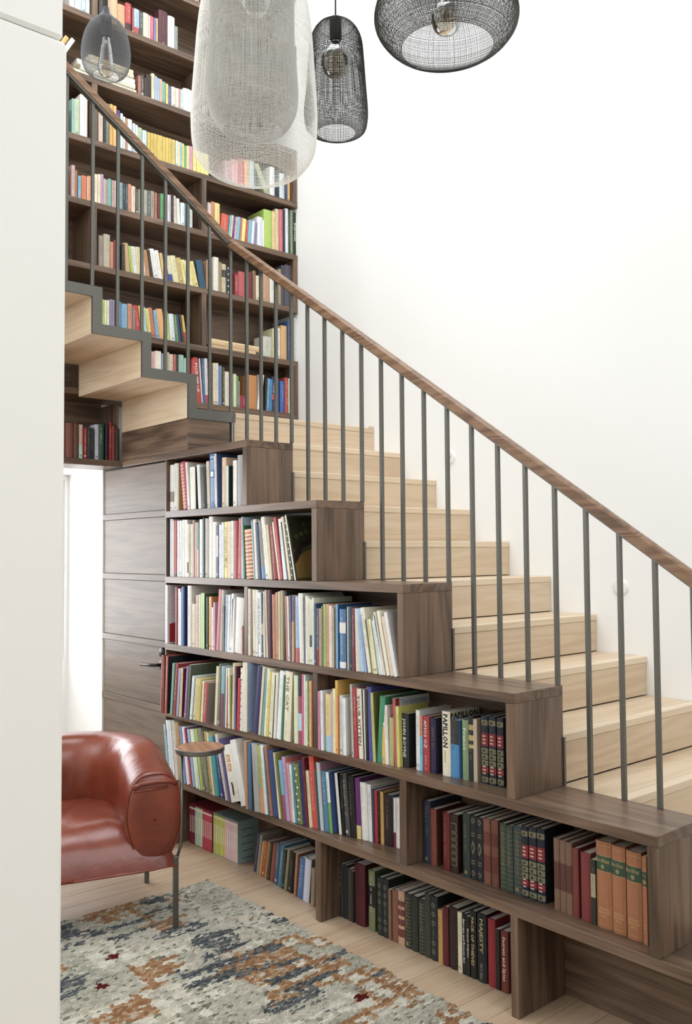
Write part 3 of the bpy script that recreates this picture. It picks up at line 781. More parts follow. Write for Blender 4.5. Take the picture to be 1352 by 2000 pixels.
 'U2':"""
-0.11 -0.097 0 0.176 -1.335 a8c850 0
-0.096 -0.085 0 0.176 -1.335 e8e4b0 0
-0.083 -0.068 0 0.177 -1.335 e8e0cc 0
-0.066 -0.03 0 0.186 -1.335 8a86a0 1
-0.028 -0.015 0 0.178 -1.335 3a2a5c 0
-0.013 0.009 0 0.182 -1.335 4a80b0 0
0.011 0.048 0 0.175 -1.335 7ab0d0 1
0.05 0.078 0 0.182 -1.335 d08a68 1
0.08 0.1 0 0.166 -1.335 8a7a70 0
0.102 0.136 -0.023 0.177 -1.335 c83838 1
0.137 0.158 -0.019 0.181 -1.335 e8d860 0
0.16 0.18 -0.018 0.177 -1.335 a8c8d0 0
0.185 0.207 -0.023 0.172 -1.335 e0d050 0
0.209 0.235 -0.028 0.18 -1.335 c8785a 0
0.236 0.259 -0.022 0.169 -1.335 7ab0d0 0
0.261 0.304 -0.028 0.182 -1.335 e4a860 1
0.305 0.331 -0.018 0.178 -1.335 a8cc50 0
0.333 0.369 -0.014 0.167 -1.335 dce4e8 1
0.371 0.39 -0.02 0.167 -1.335 5a8a50 0
0.391 0.411 -0.023 0.17 -1.335 38406a 0
0.413 0.43 -0.023 0.173 -1.335 3c3a34 0
0.432 0.45 -0.029 0.172 -1.335 e0b838 0 b=0:.4:b83a38
1.019 1.093 0 0.138 -1.335 c4c4b4 1
1.096 1.119 0 0.201 -1.335 c8cc98 0 p
1.12 1.163 0 0.209 -1.335 e4ddd4 1
1.167 1.216 0 0.233 -1.335 dca860 1
1.22 1.239 0 0.27 -1.335 3a6098 0
1.241 1.274 0 0.296 -1.335 9aa4b0 1
1.278 1.301 0 0.304 -1.335 c8c8c4 0 p
""",
 'U3':"""
-0.133 -0.106 0 0.184 -1.335 a09080 1
-0.103 -0.063 0 0.199 -1.335 bdb29a 1
-0.062 -0.042 0 0.162 -1.335 c88a5c 0 p
-0.039 -0.008 0 0.177 -1.335 8a3040 1
0.011 0.033 0 0.164 -1.335 3c3834 0
0.036 0.068 -0.017 0.173 -1.335 c8a468 1 p
0.069 0.087 -0.02 0.161 -1.335 a8c448 0
0.088 0.112 -0.02 0.163 -1.335 e0e0e0 0
0.113 0.144 -0.02 0.166 -1.335 dcd098 1
0.146 0.167 -0.02 0.169 -1.335 e0d0d8 0
0.168 0.196 -0.023 0.159 -1.335 c0884c 0
0.198 0.219 -0.027 0.164 -1.335 3a3430 0
0.22 0.252 -0.033 0.175 -1.335 eceae4 1
0.253 0.282 -0.033 0.172 -1.335 ece8e0 0
0.283 0.299 -0.027 0.164 -1.335 dcb860 0
0.3 0.324 -0.027 0.162 -1.335 5a5080 0
0.326 0.353 -0.028 0.156 -1.335 e0d8c0 0 b=0:.3:3c50a0
0.354 0.394 -0.028 0.163 -1.335 e0d8a0 1
0.395 0.428 -0.027 0.159 -1.335 c8b060 0
0.429 0.456 -0.028 0.153 -1.335 e4dc9c 0
0.433 0.465 -0.038 0.15 -1.335 e4d878 0
0.457 0.494 -0.025 0.149 -1.335 e8dc80 1
0.466 0.497 -0.039 0.154 -1.335 e8e098 0
0.499 0.533 -0.039 0.155 -1.335 e4d070 0
0.54 0.586 -0.03 0.175 -1.335 2c5470 1
0.587 0.609 0 0.189 -1.335 b8926c 0
0.639 0.678 0 0.222 -1.335 e0dccc 1 p
0.679 0.7 0 0.196 -1.335 a08a64 0
0.701 0.732 0 0.19 -1.335 c8b890 0 b=.55:.8:3a3834
0.733 0.772 0 0.183 -1.335 2c3440 1 dots
0.8 0.827 0 0.142 -1.335 a83c40 0
0.829 0.877 0 0.168 -1.335 c05458 1 p
0.891 0.937 0 0.174 -1.335 7a2c30 1 p
0.939 0.962 0 0.194 -1.335 8a6a4c 0 p
0.964 0.997 0 0.167 -1.335 dccfae 0
1.024 1.076 0 0.189 -1.335 c0926c 1 p
1.077 1.12 0 0.224 -1.335 dcdccc 1
1.147 1.169 0 0.248 -1.335 a08c64 0
1.171 1.201 0 0.278 -1.335 484858 1 p
1.202 1.261 0 0.288 -1.335 57505c 1
""",
 'U4':"""
-0.333 -0.321 0 0.176 -1.335 d8a890 0
-0.299 -0.28 0 0.186 -1.335 c8a8a0 0
-0.279 -0.265 0 0.161 -1.335 a8703c 0 p
-0.26 -0.243 0 0.136 -1.335 7ab0d0 0
-0.239 -0.208 0 0.144 -1.335 e07840 1
-0.206 -0.201 0 0.146 -1.335 d8c8c0 0 p
-0.2 -0.176 0 0.15 -1.335 e89860 0
-0.174 -0.166 0 0.164 -1.335 e8dcc8 0 p
-0.163 -0.143 0 0.172 -1.335 e8dcc0 0
-0.142 -0.125 0 0.177 -1.335 e8d8b0 0
-0.124 -0.107 0 0.182 -1.335 c090b8 0
-0.106 -0.092 0 0.159 -1.335 b8b0a8 0
-0.091 -0.078 0 0.157 -1.335 a89c80 0
-0.077 -0.057 0 0.168 -1.335 6ab0a8 0
-0.055 -0.038 0 0.164 -1.335 d0988a 0
-0.035 -0.008 0 0.167 -1.335 b8c8d0 0
-0.005 0.016 0 0.165 -1.335 8aa0a8 0
0.017 0.03 0 0.164 -1.335 3a4c50 0
0.032 0.048 0 0.165 -1.335 4a5458 0
0.049 0.07 0 0.17 -1.335 d88a70 0
0.071 0.097 0 0.164 -1.335 e0c8a8 0
0.099 0.115 0 0.154 -1.335 5a5a50 0
0.116 0.135 0 0.156 -1.335 9a9484 0
0.137 0.149 0 0.16 -1.335 4a4a48 0
0.153 0.174 0 0.162 -1.335 b0a890 0
0.175 0.196 0 0.165 -1.335 5a6a78 0
0.198 0.223 0 0.168 -1.335 a8907c 0
0.225 0.238 0 0.164 -1.335 b08060 0
0.241 0.26 0 0.163 -1.335 6a2830 0
0.262 0.289 0 0.169 -1.335 48a060 0
0.291 0.31 0 0.169 -1.335 a8d0e8 0
0.311 0.324 0 0.173 -1.335 dcd8d0 0
0.326 0.333 0 0.176 -1.335 c8b0d8 0 p
0.334 0.353 0 0.18 -1.335 3a2c34 0
0.355 0.379 -0.011 0.177 -1.335 d8ccb4 0
0.381 0.401 -0.008 0.167 -1.335 e8e4dc 0
0.403 0.431 0 0.149 -1.335 dce4e4 0
0.433 0.453 0 0.153 -1.335 4a7c90 0
0.455 0.487 0 0.146 -1.335 c8d4d0 0
0.595 0.623 0 0.198 -1.335 d8c0b8 0
0.624 0.648 0 0.211 -1.335 d08a60 0
0.65 0.687 0 0.21 -1.335 ecd070 1
0.69 0.745 0.013 0.152 -1.335 d8583c 1
0.747 0.759 0.017 0.156 -1.335 7ac0d0 0
0.76 0.773 0.018 0.159 -1.335 e0d898 0
0.774 0.79 0.014 0.156 -1.335 6a3c80 0
0.791 0.807 0.015 0.155 -1.335 d8a8c0 0
0.809 0.832 0.014 0.16 -1.335 78b8c0 0
0.833 0.846 0.015 0.161 -1.335 c87a78 0
0.847 0.878 0.014 0.158 -1.335 e8e068 0
0.879 0.896 0.012 0.154 -1.335 c84a40 0
0.897 0.924 0.011 0.16 -1.335 6ab8d8 0
0.926 0.946 0.011 0.16 -1.335 e4e0dc 0
0.947 0.971 0.008 0.158 -1.335 8a88a8 0
0.972 1.018 0.005 0.2 -1.335 e4e0ec 1
1.02 1.028 0 0.184 -1.335 f0f0f0 0 p
1.029 1.096 0 0.264 -1.335 a8c840 1 p
1.097 1.122 0 0.264 -1.335 e8c878 0
1.124 1.152 0 0.289 -1.335 dcc0a0 1
1.156 1.186 0 0.294 -1.335 dc7070 1
1.188 1.203 0 0.297 -1.335 2c3c58 0
1.204 1.232 0 0.312 -1.335 dfe4e8 1
1.234 1.247 0 0.308 -1.335 3c4c38 0
1.249 1.269 0 0.313 -1.335 8aa070 0
1.271 1.302 0 0.301 -1.335 2c2c24 1 t=fruit+nuts:e8e8e0
""",
 'U5':"""
-0.336 -0.321 0 0.145 -1.335 a0b0c0 0
-0.299 -0.283 0 0.208 -1.335 90b8a8 0
-0.282 -0.254 0 0.212 -1.335 b8c8a0 1
-0.25 -0.204 0 0.251 -1.335 ece8dc 1
-0.139 -0.11 0 0.26 -1.335 d8c4ac 1
-0.107 -0.093 0 0.255 -1.335 3a342e 0
-0.092 -0.071 0 0.248 -1.335 6a7868 1
-0.069 -0.048 0 0.252 -1.335 e0a448 1
-0.047 -0.028 0 0.249 -1.335 e8b060 1
-0.024 -0.007 0 0.23 -1.335 6a4c88 0
-0.002 0.014 0 0.217 -1.335 c8dce8 0
0.016 0.028 0 0.203 -1.335 e8d8c8 0
0.03 0.046 0 0.198 -1.335 b08a74 0
0.047 0.074 0 0.199 -1.335 e8e8e4 1
0.078 0.093 0 0.183 -1.335 c8dcf0 0
0.095 0.11 0 0.178 -1.335 e4e0d8 0
0.112 0.139 0 0.169 -1.335 b0c498 0
0.142 0.171 0 0.162 -1.335 c8dcec 0
0.175 0.195 0 0.159 -1.335 d8b840 0
0.196 0.215 0 0.16 -1.335 d4b43c 0
0.217 0.236 0 0.161 -1.335 d8b840 0
0.238 0.257 0 0.162 -1.335 d4b43c 0
0.258 0.278 0 0.163 -1.335 d8b840 0
0.279 0.299 0 0.162 -1.335 d4b43c 0
0.3 0.32 0 0.163 -1.335 d8b840 0
0.321 0.341 0 0.164 -1.335 d4b43c 0
0.343 0.364 0 0.164 -1.335 d8c050 0
0.367 0.382 0 0.164 -1.335 dce0d8 0
0.384 0.396 0 0.161 -1.335 e8e0a0 0
0.398 0.41 0 0.162 -1.335 9cc4d8 0
0.412 0.425 0 0.159 -1.335 e8d860 0
0.427 0.443 0 0.15 -1.335 78b050 0
0.444 0.458 0 0.155 -1.335 e4e0a8 0
0.46 0.489 0 0.159 -1.335 d898a0 0
0.491 0.517 0 0.146 -1.335 e8d878 0
0.519 0.545 0 0.144 -1.335 ecd868 0
0.546 0.573 0 0.142 -1.335 e8d878 0
0.574 0.605 0 0.143 -1.335 ecd868 0
0.725 0.773 0 0.145 -1.335 c89aa0 1
0.775 0.829 0 0.166 -1.335 dca0a0 1
0.831 0.875 0 0.187 -1.335 c85a58 1
0.877 0.915 0 0.193 -1.335 e0a868 1
0.916 0.954 0 0.198 -1.335 b0bcc0 1
1.038 1.079 -0.088 0.184 -1.335 a8b080 1
1.08 1.12 0 0.202 -1.335 e0dcd8 1
1.122 1.158 0 0.182 -1.335 28304c 0
1.159 1.203 0 0.181 -1.335 c8d4cc 1
1.205 1.219 0 0.183 -1.335 3a4c88 0
1.226 1.242 0 0.183 -1.335 e0b848 0
1.246 1.269 0 0.195 -1.335 6a3028 0
""",
 'U6':"""
0.111 0.128 0 0.122 -1.335 a86a58 0
0.129 0.152 0 0.132 -1.335 5a4c40 0
0.153 0.165 0 0.123 -1.335 4a4038 0
0.167 0.199 0 0.15 -1.335 3c2c28 0
0.201 0.223 0 0.167 -1.335 dcc8a0 0
0.225 0.237 0 0.157 -1.335 a8c8e0 0
0.239 0.253 0 0.15 -1.335 a0b8d8 0
0.254 0.272 0 0.15 -1.335 dca890 0
0.273 0.296 0 0.141 -1.335 70b098 0
0.298 0.314 0 0.136 -1.335 d8c860 0
0.315 0.335 0 0.129 -1.335 5a5890 0
0.337 0.367 0 0.132 -1.335 e0d4bc 0
0.369 0.389 0 0.132 -1.335 ece4dc 0
0.39 0.399 0 0.134 -1.335 dc9468 0 p
0.401 0.421 0 0.133 -1.335 b8d4e0 0
0.422 0.483 0 0.153 -1.335 e8e0dc 1
""",
 'U7':"""
-0.317 -0.287 0 0.205 -1.335 e0d8d0 0
-0.284 -0.247 0 0.205 -1.335 c8dce4 0
-0.246 -0.219 0 0.205 -1.335 b8d4d8 0
-0.218 -0.195 0 0.205 -1.335 d8e0e0 0
-0.138 -0.113 0 0.205 -1.335 4a4440 0
-0.084 -0.068 0 0.205 -1.335 c8a888 0
-0.066 -0.022 0 0.205 -1.335 d8a878 1 p
-0.021 0.027 0 0.148 -1.335 c89868 1 p
0.03 0.066 0 0.175 -1.335 c03c3c 1 b=0:.3:3c3030
0.07 0.083 0 0.156 -1.335 9a3a38 0
0.084 0.12 0 0.16 -1.335 a8bcd8 1 b=0:.3:b84a48
0.122 0.144 0 0.156 -1.335 4a5048 0
0.145 0.181 0 0.159 -1.335 dcd0b0 1
0.183 0.188 0 0.155 -1.335 eceae0 0 p
0.189 0.216 0 0.155 -1.335 d05a68 0
0.217 0.229 0 0.154 -1.335 6a88c0 0
0.231 0.243 0 0.156 -1.335 d8a870 0
0.25 0.31 0 0.221 -1.335 5a2c34 1
0.313 0.36 0 0.208 -1.335 e0e0dc 1
0.361 0.381 0 0.157 -1.335 8a9488 0
""",
 'U8':"""
0.453 0.469 0 0.2 -1.335 8a9a8c 0
0.472 0.497 0 0.2 -1.335 6a5040 0
0.505 0.536 0 0.2 -1.335 d8b080 0
""",
 'B':"""
-0.319 -0.276 0 0.196 -1.335 6e3c30 1 p
-0.275 -0.263 0 0.198 -1.335 6a4434 0 p
-0.263 -0.248 0 0.189 -1.335 4a342c 0
-0.245 -0.223 0 0.192 -1.335 c09a88 0 b=0:.4:9ac4b8
-0.218 -0.201 0 0.177 -1.335 98282a 0
-0.198 -0.18 0 0.192 -1.335 2c3430 0
-0.179 -0.161 0 0.178 -1.335 22222c 0
-0.15 -0.131 0 0.201 -1.335 b0b2bc 0
-0.129 -0.095 0 0.205 -1.335 2c4a38 1
-0.087 -0.076 0 0.217 -1.335 242a38 0
-0.066 -0.05 0 0.222 -1.335 8a2026 0
-0.046 -0.025 0 0.202 -1.335 7a3028 0 p
-0.023 0.001 0 0.189 -1.335 3c2a24 1 p
""",
}

# ------------------------------------------------------------------ books
def text_mesh(body, col, length, height, bold=0.0):
    """lettering as flat mesh in XY (x along the line, centred on both axes), fitted into length x height"""
    c = bpy.data.curves.new('lettering', 'FONT'); c.body = body; c.size = 1; c.resolution_u = 1; c.offset = bold; c.extrude = 0.0
    o = bpy.data.objects.new('lettering_tmp', c); COL.objects.link(o)
    dg = bpy.context.evaluated_depsgraph_get(); me = o.evaluated_get(dg).to_mesh()
    vs = [tuple(v.co) for v in me.vertices]; fs = [tuple(p.vertices) for p in me.polygons]
    o.evaluated_get(dg).to_mesh_clear(); bpy.data.objects.remove(o); bpy.data.curves.remove(c)
    x0 = min(v[0] for v in vs); x1 = max(v[0] for v in vs); y0 = min(v[1] for v in vs); y1 = max(v[1] for v in vs)
    sy = height / (y1 - y0); sx = min(length / (x1 - x0), sy * 1.5); sy = min(sy, sx * 1.9)
    return [((v[0] - (x0 + x1) / 2) * sx, (v[1] - (y0 + y1) / 2) * sy) for v in vs], fs
def add_text(mb, body, col, length, height, place, bold=0.0):
    vs, fs = text_mesh(body, col, length, height, bold); n = len(mb.v)
    mb.v += [place(a, b) for a, b in vs]; mb.f += [tuple(n + i for i in f) for f in fs]; mb.c += [col] * len(fs)
def lum(c): return 0.2126 * c[0] + 0.7152 * c[1] + 0.0722 * c[2]
GAIN = {'1': 1.0, '2': 1.0, '3': 1.0, '4': 1.05, '5': 1.1, '6': 1.25, 'B': 1.3}
GOLD = '9c8a58'
_lin = lin
def lin(hx, g=1.0, k=0.2):
    """printed colours: slightly muted inks"""
    c = _lin(hx, g); l = 0.2126 * c[0] + 0.7152 * c[1] + 0.0722 * c[2]
    return tuple(x + (l - x) * k for x in c[:3]) + (1.0,)
def make_book(w, h, dep, hx, opts, g, rng):
    """local frame: x across the spine (centred), y depth with the spine at 0 facing -y, z up. returns cover, pages, print builders"""
    col = lin(hx, g); cov = col; bands = []; text = None; deco = None; nolet = False
    for t in opts:
        if t == 'p': nolet = True
        elif t.startswith('cov='): cov = lin(t[4:], g)
        elif t.startswith('b='): a, b, c = t[2:].split(':'); bands.append((float(a), float(b), lin(c, g)))
        elif t.startswith('t='): a, c = t[2:].split(':'); text = (a.replace('_', ' '), lin(c, g))
        else: deco = t
    gold = lin(GOLD, g)
    if deco == 'ornate':
        for a in (0.03, 0.27, 0.36, 0.45, 0.86): bands.append((a, a + 0.075, lin('77704f', g)))
        for a, b in ((0.165, 0.25), (0.56, 0.74)): bands.append((a, b, lin('8a2430', g)))
    if deco == 'stripes':
        for k in range(12): bands.append((0.03 + k * 0.08, 0.05 + k * 0.08 + 0.012, lin('b8583c' if k % 3 else '8a4638', g)))
    if deco == 'ribs':
        for k in range(14): bands.append((0.05 + k * 0.066, 0.062 + k * 0.066, lin('605c40', g)))
    if deco == 'brock': bands.append((0.66, 0.83, lin('34503c', g)))
    hard = w > 0.019; bul = min(0.006, 0.14 * w) if hard else 0.0; t = 0.0025 if hard else 0.0008
    t = min(t, w * 0.2); hw = w / 2
    arc = [(-hw, 0.0)] + ([(-hw * 0.55, -bul * 0.8), (0.0, -bul), (hw * 0.55, -bul * 0.8)] if hard else []) + [(hw, 0.0)]
    off = bul
    prof = [(-hw, dep)] + [(a, b + off) for a, b in arc] + [(hw, dep), (hw - t, dep), (hw - t, off + t), (-hw + t, off + t), (-hw + t, dep)]
    lv = sorted(set([0.0, 1.0] + [b[0] for b in bands] + [b[1] for b in bands]))
    cb = MB(); k = len(prof)
    for f in lv: cb.v += [(a, b, f * h) for a, b in prof]
    na = len(arc)
    for li in range(len(lv) - 1):
        mid = (lv[li] + lv[li + 1]) / 2; sc = col
        for a, b, c in bands:
            if a <= mid <= b: sc = c
        for i in range(k):
            j = (i + 1) % k
            cc = sc if 1 <= i < na else (cov if i == na else col)
            cb.f.append((li * k + i, li * k + j, (li + 1) * k + j, (li + 1) * k + i)); cb.c.append(cc)
    cb.f.append(tuple(range(k))[::-1]); cb.c.append(cov); cb.f.append(tuple((len(lv) - 1) * k + i for i in range(k))); cb.c.append(cov)
    pg = MB(); ins = 0.003 if hard else 0.0004
    pc = lin(rng.choice(['d8ccb4', 'cfc4ae', 'ded6c6', 'c4b89e', 'd4cabb']), 0.8 if g > 1.3 else 1.0)
    pg.box(-hw + t * 1.02, hw - t * 1.02, off + t * 1.05, dep - ins * 1.2, ins, h - ins, pc)
    pr = MB(); e = 0.0006
    def yb(x):  # spine surface depth at x
        
        if not hard: return -e
        q = min(1.0, abs(x) / hw)
        return off - bul * (1 - 0.2 * q / 0.55 if q < 0.55 else 0.8 * (1 - q) / 0.45) - e
    def vert(zc): return lambda a, b: (b, -e, zc - a)
    def rect(x0, x1, z0, z1, c):
        xs = [x0] + [q for q in (-hw * 0.55, 0.0, hw * 0.55) if x0 < q < x1] + [x1]
        for a, b in zip(xs, xs[1:]): pr.quad([(a, yb(a), z0), (b, yb(b), z0), (b, yb(b), z1), (a, yb(a), z1)], c)
    def disc(xc, zc, r, c, n=10):
        pr.quad([(xc + r * cos(2 * pi * i / n), yb(xc) - 0.0002 - 0.0004 * (r < w * 0.2), zc + r * sin(2 * pi * i / n)) for i in range(n)], c)
    con = lin('ece6d8', g) if lum(col) < 0.22 else lin(rng.choice(['3a3632', '4a3a34', '2e3848', '6a3a30']), 1.0)
    if lum(col) < 0.06 and not text: con = gold
    con = tuple(a + (b - a) * 0.42 for a, b in zip(con, col))
    def oncover(yc, zc): return lambda a, b: (hw + e, yc + a, zc + b)
    if text:
        if text[0] == 'Tintoretto': add_text(pr, text[0], text[1], 0.3 * h, w * 0.62, vert(h * 0.575))
        else:
            big = len(text[0]) < 9
            add_text(pr, text[0], text[1], h * (0.5 if big else 0.72), min(w * 0.5, 0.02), vert(h * (0.68 if big else 0.55)), 0.01)
            if big: lettering(pr, rng, w, h, 0.05, 0.3, con, yb, 0.5)
    elif deco == 'papillon':
        bk = lin('1c1a18'); add_text(pr, 'PAPILLON', bk, h * 0.52, w * 0.62, vert(h * 0.70), 0.03)
        rect(-hw * 0.3, hw * 0.1, h * 0.2, h * 0.4, lin('b8b878', g)); add_text(pr, 'PAPILLON', bk, dep * 0.9, 0.022, oncover(dep * 0.5, h * 0.93), 0.03)
        pr.quad([(hw + e, dep * 0.1, h * 0.50), (hw + e, dep * 0.95, h * 0.50), (hw + e, dep * 0.95, h * 0.84), (hw + e, dep * 0.1, h * 0.84)], lin('2a2624'))
    elif deco == 'everything':
        add_text(pr, 'The Everything', lin('5a80a8', g), dep * 0.8, 0.022, oncover(dep * 0.55, h * 0.93))
        pr.quad([(hw + e, 0.001, h * 0.5), (hw + e, dep * 0.12, h * 0.5), (hw + e, dep * 0.12, h * 0.995), (hw + e, 0.001, h * 0.995)], lin('9a2c2c', g))
    elif deco == 'giftcover':
        vs, fs = text_mesh('Gifts', None, 0.05, 0.018); n = len(pr.v); ca, sa = cos(0.6), sin(0.6)
        pr.v += [(hw + e, dep * 0.3 + a * ca - b * sa, h * 0.78 + a * sa + b * ca) for a, b in vs]; pr.f += [tuple(n + i for i in f) for f in fs]; pr.c += [lin('d8d2cc')] * len(fs)
    elif deco == 'treecover':
        X_ = hw + e
        def poly(pts, c, d=0.0): pr.quad([(X_ + d, dep * a, h * b) for a, b in pts], c)
        poly([(0.04, 0.03), (0.97, 0.03), (0.97, 0.55), (0.6, 0.5), (0.3, 0.42), (0.04, 0.3)], lin('8a6a24'))
        poly([(0.04, 0.45), (0.3, 0.55), (0.6, 0.62), (0.97, 0.6), (0.97, 0.97), (0.04, 0.97)], lin('2c2c1c'))
        poly([(0.04, 0.24), (0.12, 0.3), (0.3, 0.5), (0.62, 0.58), (0.6, 0.66), (0.25, 0.6), (0.04, 0.4)], lin('2a2018'), 0.0003)
        poly([(0.74, 0.25), (0.86, 0.25), (0.82, 0.55), (0.72, 0.56)], lin('2e2418'), 0.0003)
        poly([(0.82, 0.3), (0.97, 0.25), (0.97, 0.72), (0.84, 0.7), (0.8, 0.55)], lin('33407c'), 0.0005)
        for k in range(16): q = rng.uniform(0.1, 0.8); s_ = rng.uniform(0.48, 0.9); poly([(q, s_), (q + 0.08, s_ - 0.02), (q + 0.1, s_ + 0.05), (q + 0.02, s_ + 0.06)], lin(rng.choice(['5c5a28', '4a4c22', '3c3c20'])), 0.0002)
    elif deco == 'flowercover':
        X_ = hw + e
        def blob(a, b, r, c, d): pr.quad([(X_ + d, dep * a + r * cos(2 * pi * i / 14), h * b + r * 1.1 * sin(2 * pi * i / 14)) for i in range(14)], c)
        for a, b, r in ((0.40, 0.5, 0.026), (0.48, 0.57, 0.024), (0.33, 0.56, 0.022), (0.5, 0.47, 0.02)): blob(a, b, r, lin('7a2028'), 0.0)
        pr.quad([(X_, dep * 0.06, h * 0.02), (X_, dep * 0.6, h * 0.02), (X_, dep * 0.62, h * 0.32), (X_, dep * 0.3, h * 0.37), (X_, dep * 0.06, h * 0.33)], lin('b02830'))
        blob(0.4, 0.53, 0.009, lin('8a6a80'), 0.0004)
    elif deco == 'bigletters':
        for zc, ch in ((0.76, 'B'), (0.60, 'B')):
            rect(-hw * 0.45, hw * 0.4, h * (zc - 0.065), h * (zc + 0.065), lin('d89434')); add_text(pr, ch, lin('ece2cc'), w * 0.3, h * 0.09, lambda a, b: (a, yb(a) - 0.0003, h * zc + b))
        rect(-hw * 0.1, hw * 0.25, h * 0.12, h * 0.3, lin('28282a')); disc(hw * 0.02, h * 0.32, 0.007, lin('28282a')); disc(hw * 0.1, h * 0.1, 0.004, lin('d08a30'))
    elif deco == 'brock':
        add_text(pr, 'Brockhaus', lin('b8a25c', g), w * 0.86, 0.016, lambda a, b: (a, -e - 0.0005, h * 0.785 + b)); disc(0, h * 0.71, 0.007, lin('8a8048', g))
        for zc in (0.655, 0.835, 0.95, 0.045): rect(-hw * 0.96, hw * 0.96, h * zc - 0.0006, h * zc + 0.0006, lin('c09a60', g))
        for zc, l_ in ((0.21, 0.7), (0.17, 0.8), (0.13, 0.4)):
            for q in range(7): a = -hw * l_ + 2 * hw * l_ * q / 7; rect(a, a + hw * l_ * 0.18, h * zc, h * zc + 0.007, lin('bc8c50', g))
    elif deco == 'ornate':
        for zc in (0.65, 0.207):
            for q in (-1, 0, 1): rect(-hw * 0.45, hw * 0.45, h * zc + q * 0.012 - 0.0018, h * zc + q * 0.012 + 0.0018, lin('cfc0a0', g))
        for zc in (0.067, 0.307, 0.397, 0.487, 0.897):
            disc(0, h * zc, w * 0.17, lin('2c2c26', g)); disc(-w * 0.02, h * zc, w * 0.08, lin('a89a60', g))
    elif deco == 'medals':
        for zc in (0.14, 0.27, 0.58, 0.72, 0.86): disc(0, h * zc, w * 0.27, lin('6a6650', g)); disc(0, h * zc, w * 0.17, lin('3a3c34', g))
        rect(-hw * 0.3, hw * 0.3, h * 0.38, h * 0.48, lin('3e4038', g))
    elif deco == 'gems':
        for zc, r in ((0.1, 0.05), (0.5, 0.11), (0.92, 0.05)):
            pr.quad([(0, yb(0), h * (zc - r)), (hw * 0.7, yb(hw * 0.7), h * zc), (0, yb(0), h * (zc + r)), (-hw * 0.7, yb(hw * 0.7), h * zc)], lin('7a7250', g))
            pr.quad([(0, yb(0) - 0.0003, h * (zc - r * 0.6)), (hw * 0.4, yb(hw * 0.4) - 0.0003, h * zc), (0, yb(0) - 0.0003, h * (zc + r * 0.6)), (-hw * 0.4, yb(hw * 0.4) - 0.0003, h * zc)], lin('22262a', g))
        for zc in (0.25, 0.29, 0.68, 0.72): rect(-hw * 0.6, hw * 0.6, h * zc, h * zc + 0.002, gold)
    elif deco == 'goldframe':
        for q in range(6):
            z0 = h * (0.13 + q * 0.115); z1 = z0 + h * (0.09 if q < 5 else 0.15)
            for a, b, c, d in ((-hw * 0.75, hw * 0.75, z0, z0 + 0.0016), (-hw * 0.75, hw * 0.75, z1 - 0.0016, z1), (-hw * 0.75, -hw * 0.68, z0, z1), (hw * 0.68, hw * 0.75, z0, z1)): rect(a, b, c, d, gold)
    elif deco == 'chain':
        for q in range(13):
            zc = h * (0.06 + q * 0.072)
            pr.quad([(0, yb(0), zc - h * 0.03), (hw * 0.55, yb(hw * 0.55), zc), (0, yb(0), zc + h * 0.03), (-hw * 0.55, yb(hw * 0.55), zc)], lin('e6d8d0'))
            pr.quad([(0, yb(0) - 0.0003, zc - h * 0.018), (hw * 0.3, yb(hw * 0.3) - 0.0003, zc), (0, yb(0) - 0.0003, zc + h * 0.018), (-hw * 0.3, yb(hw * 0.3) - 0.0003, zc)], col)
    elif deco == 'frame':
        c = lin('dce6f2')
        for a in (-0.8, -0.3, 0.25, 0.7): rect(hw * a, hw * (a + 0.13), h * (0.12 if a in (-0.3, 0.25) else 0.06), h * 0.55, c); rect(hw * a, hw * (a + 0.13), h * 0.7, h * (0.86 if a in (-0.3, 0.25) else 0.93), c)
        rect(-hw * 0.8, hw * 0.83, h * 0.93, h * 0.945, c); rect(-hw * 0.5, hw * 0.5, h * 0.58, h * 0.67, lin('e6ebf2')); rect(-hw * 0.3, hw * 0.38, h * 0.86, h * 0.875, c)
    elif deco == 'dots':
        c = lin('e6e2d8') if lum(col) < 0.3 else lin('6a4a44')
        for q in range(9): disc(hw * (0.25 if q % 2 else -0.2), h * (0.08 + q * 0.105), min(w * 0.17, 0.006), c, 8)
    elif not nolet and w > 0.0075: lettering(pr, rng, w, h, rng.uniform(0.2, 0.45), rng.uniform(0.82, 0.93), con, yb)
    return cb, pg, pr
def lettering(pr, rng, w, h, f0, f1, c, yb, k=1.0):
    """a line of small illegible print marks down the spine"""
    ls = min(w * 0.36, 0.0085) * (0.7 + 0.3 * k); z = h * f1; xc = rng.uniform(-0.1, 0.1) * w
    if rng.random() < 0.15: return
    while z > h * f0:
        adv = ls * rng.uniform(0.45, 0.8)
        if rng.random() < 0.82:
            a, b = xc - ls / 2, xc + ls / 2; zz = z - adv * 0.7
            kind = rng.random()
            if kind < 0.5: pr.quad([(a, yb(a), zz), (b, yb(b), zz), (b, yb(b), zz + adv * 0.25), (a, yb(a), zz + adv * 0.25)], c)
            if kind > 0.25: pr.quad([(a, yb(a), zz), (a + ls * 0.3, yb(a), zz), (a + ls * 0.3, yb(a), z - adv * 0.1), (a, yb(a), z - adv * 0.1)], c)
            if kind > 0.6: pr.quad([(b - ls * 0.28, yb(b), zz), (b, yb(b), zz), (b, yb(b), z), (b - ls * 0.28, yb(b), z)], c)
        z -= adv
    if h * f0 > 0.035 and rng.random() < 0.3:
        s = min(w * 0.3, 0.006); pr.quad([(-s, yb(s), 0.012), (s, yb(s), 0.012), (s, yb(s), 0.012 + 2 * s), (-s, yb(s), 0.012 + 2 * s)], c)
ONES = ['', 'first', 'second', 'third', 'fourth', 'fifth', 'sixth', 'seventh', 'eighth', 'ninth', 'tenth', 'eleventh', 'twelfth', 'thirteenth', 'fourteenth', 'fifteenth', 'sixteenth', 'seventeenth', 'eighteenth', 'nineteenth']
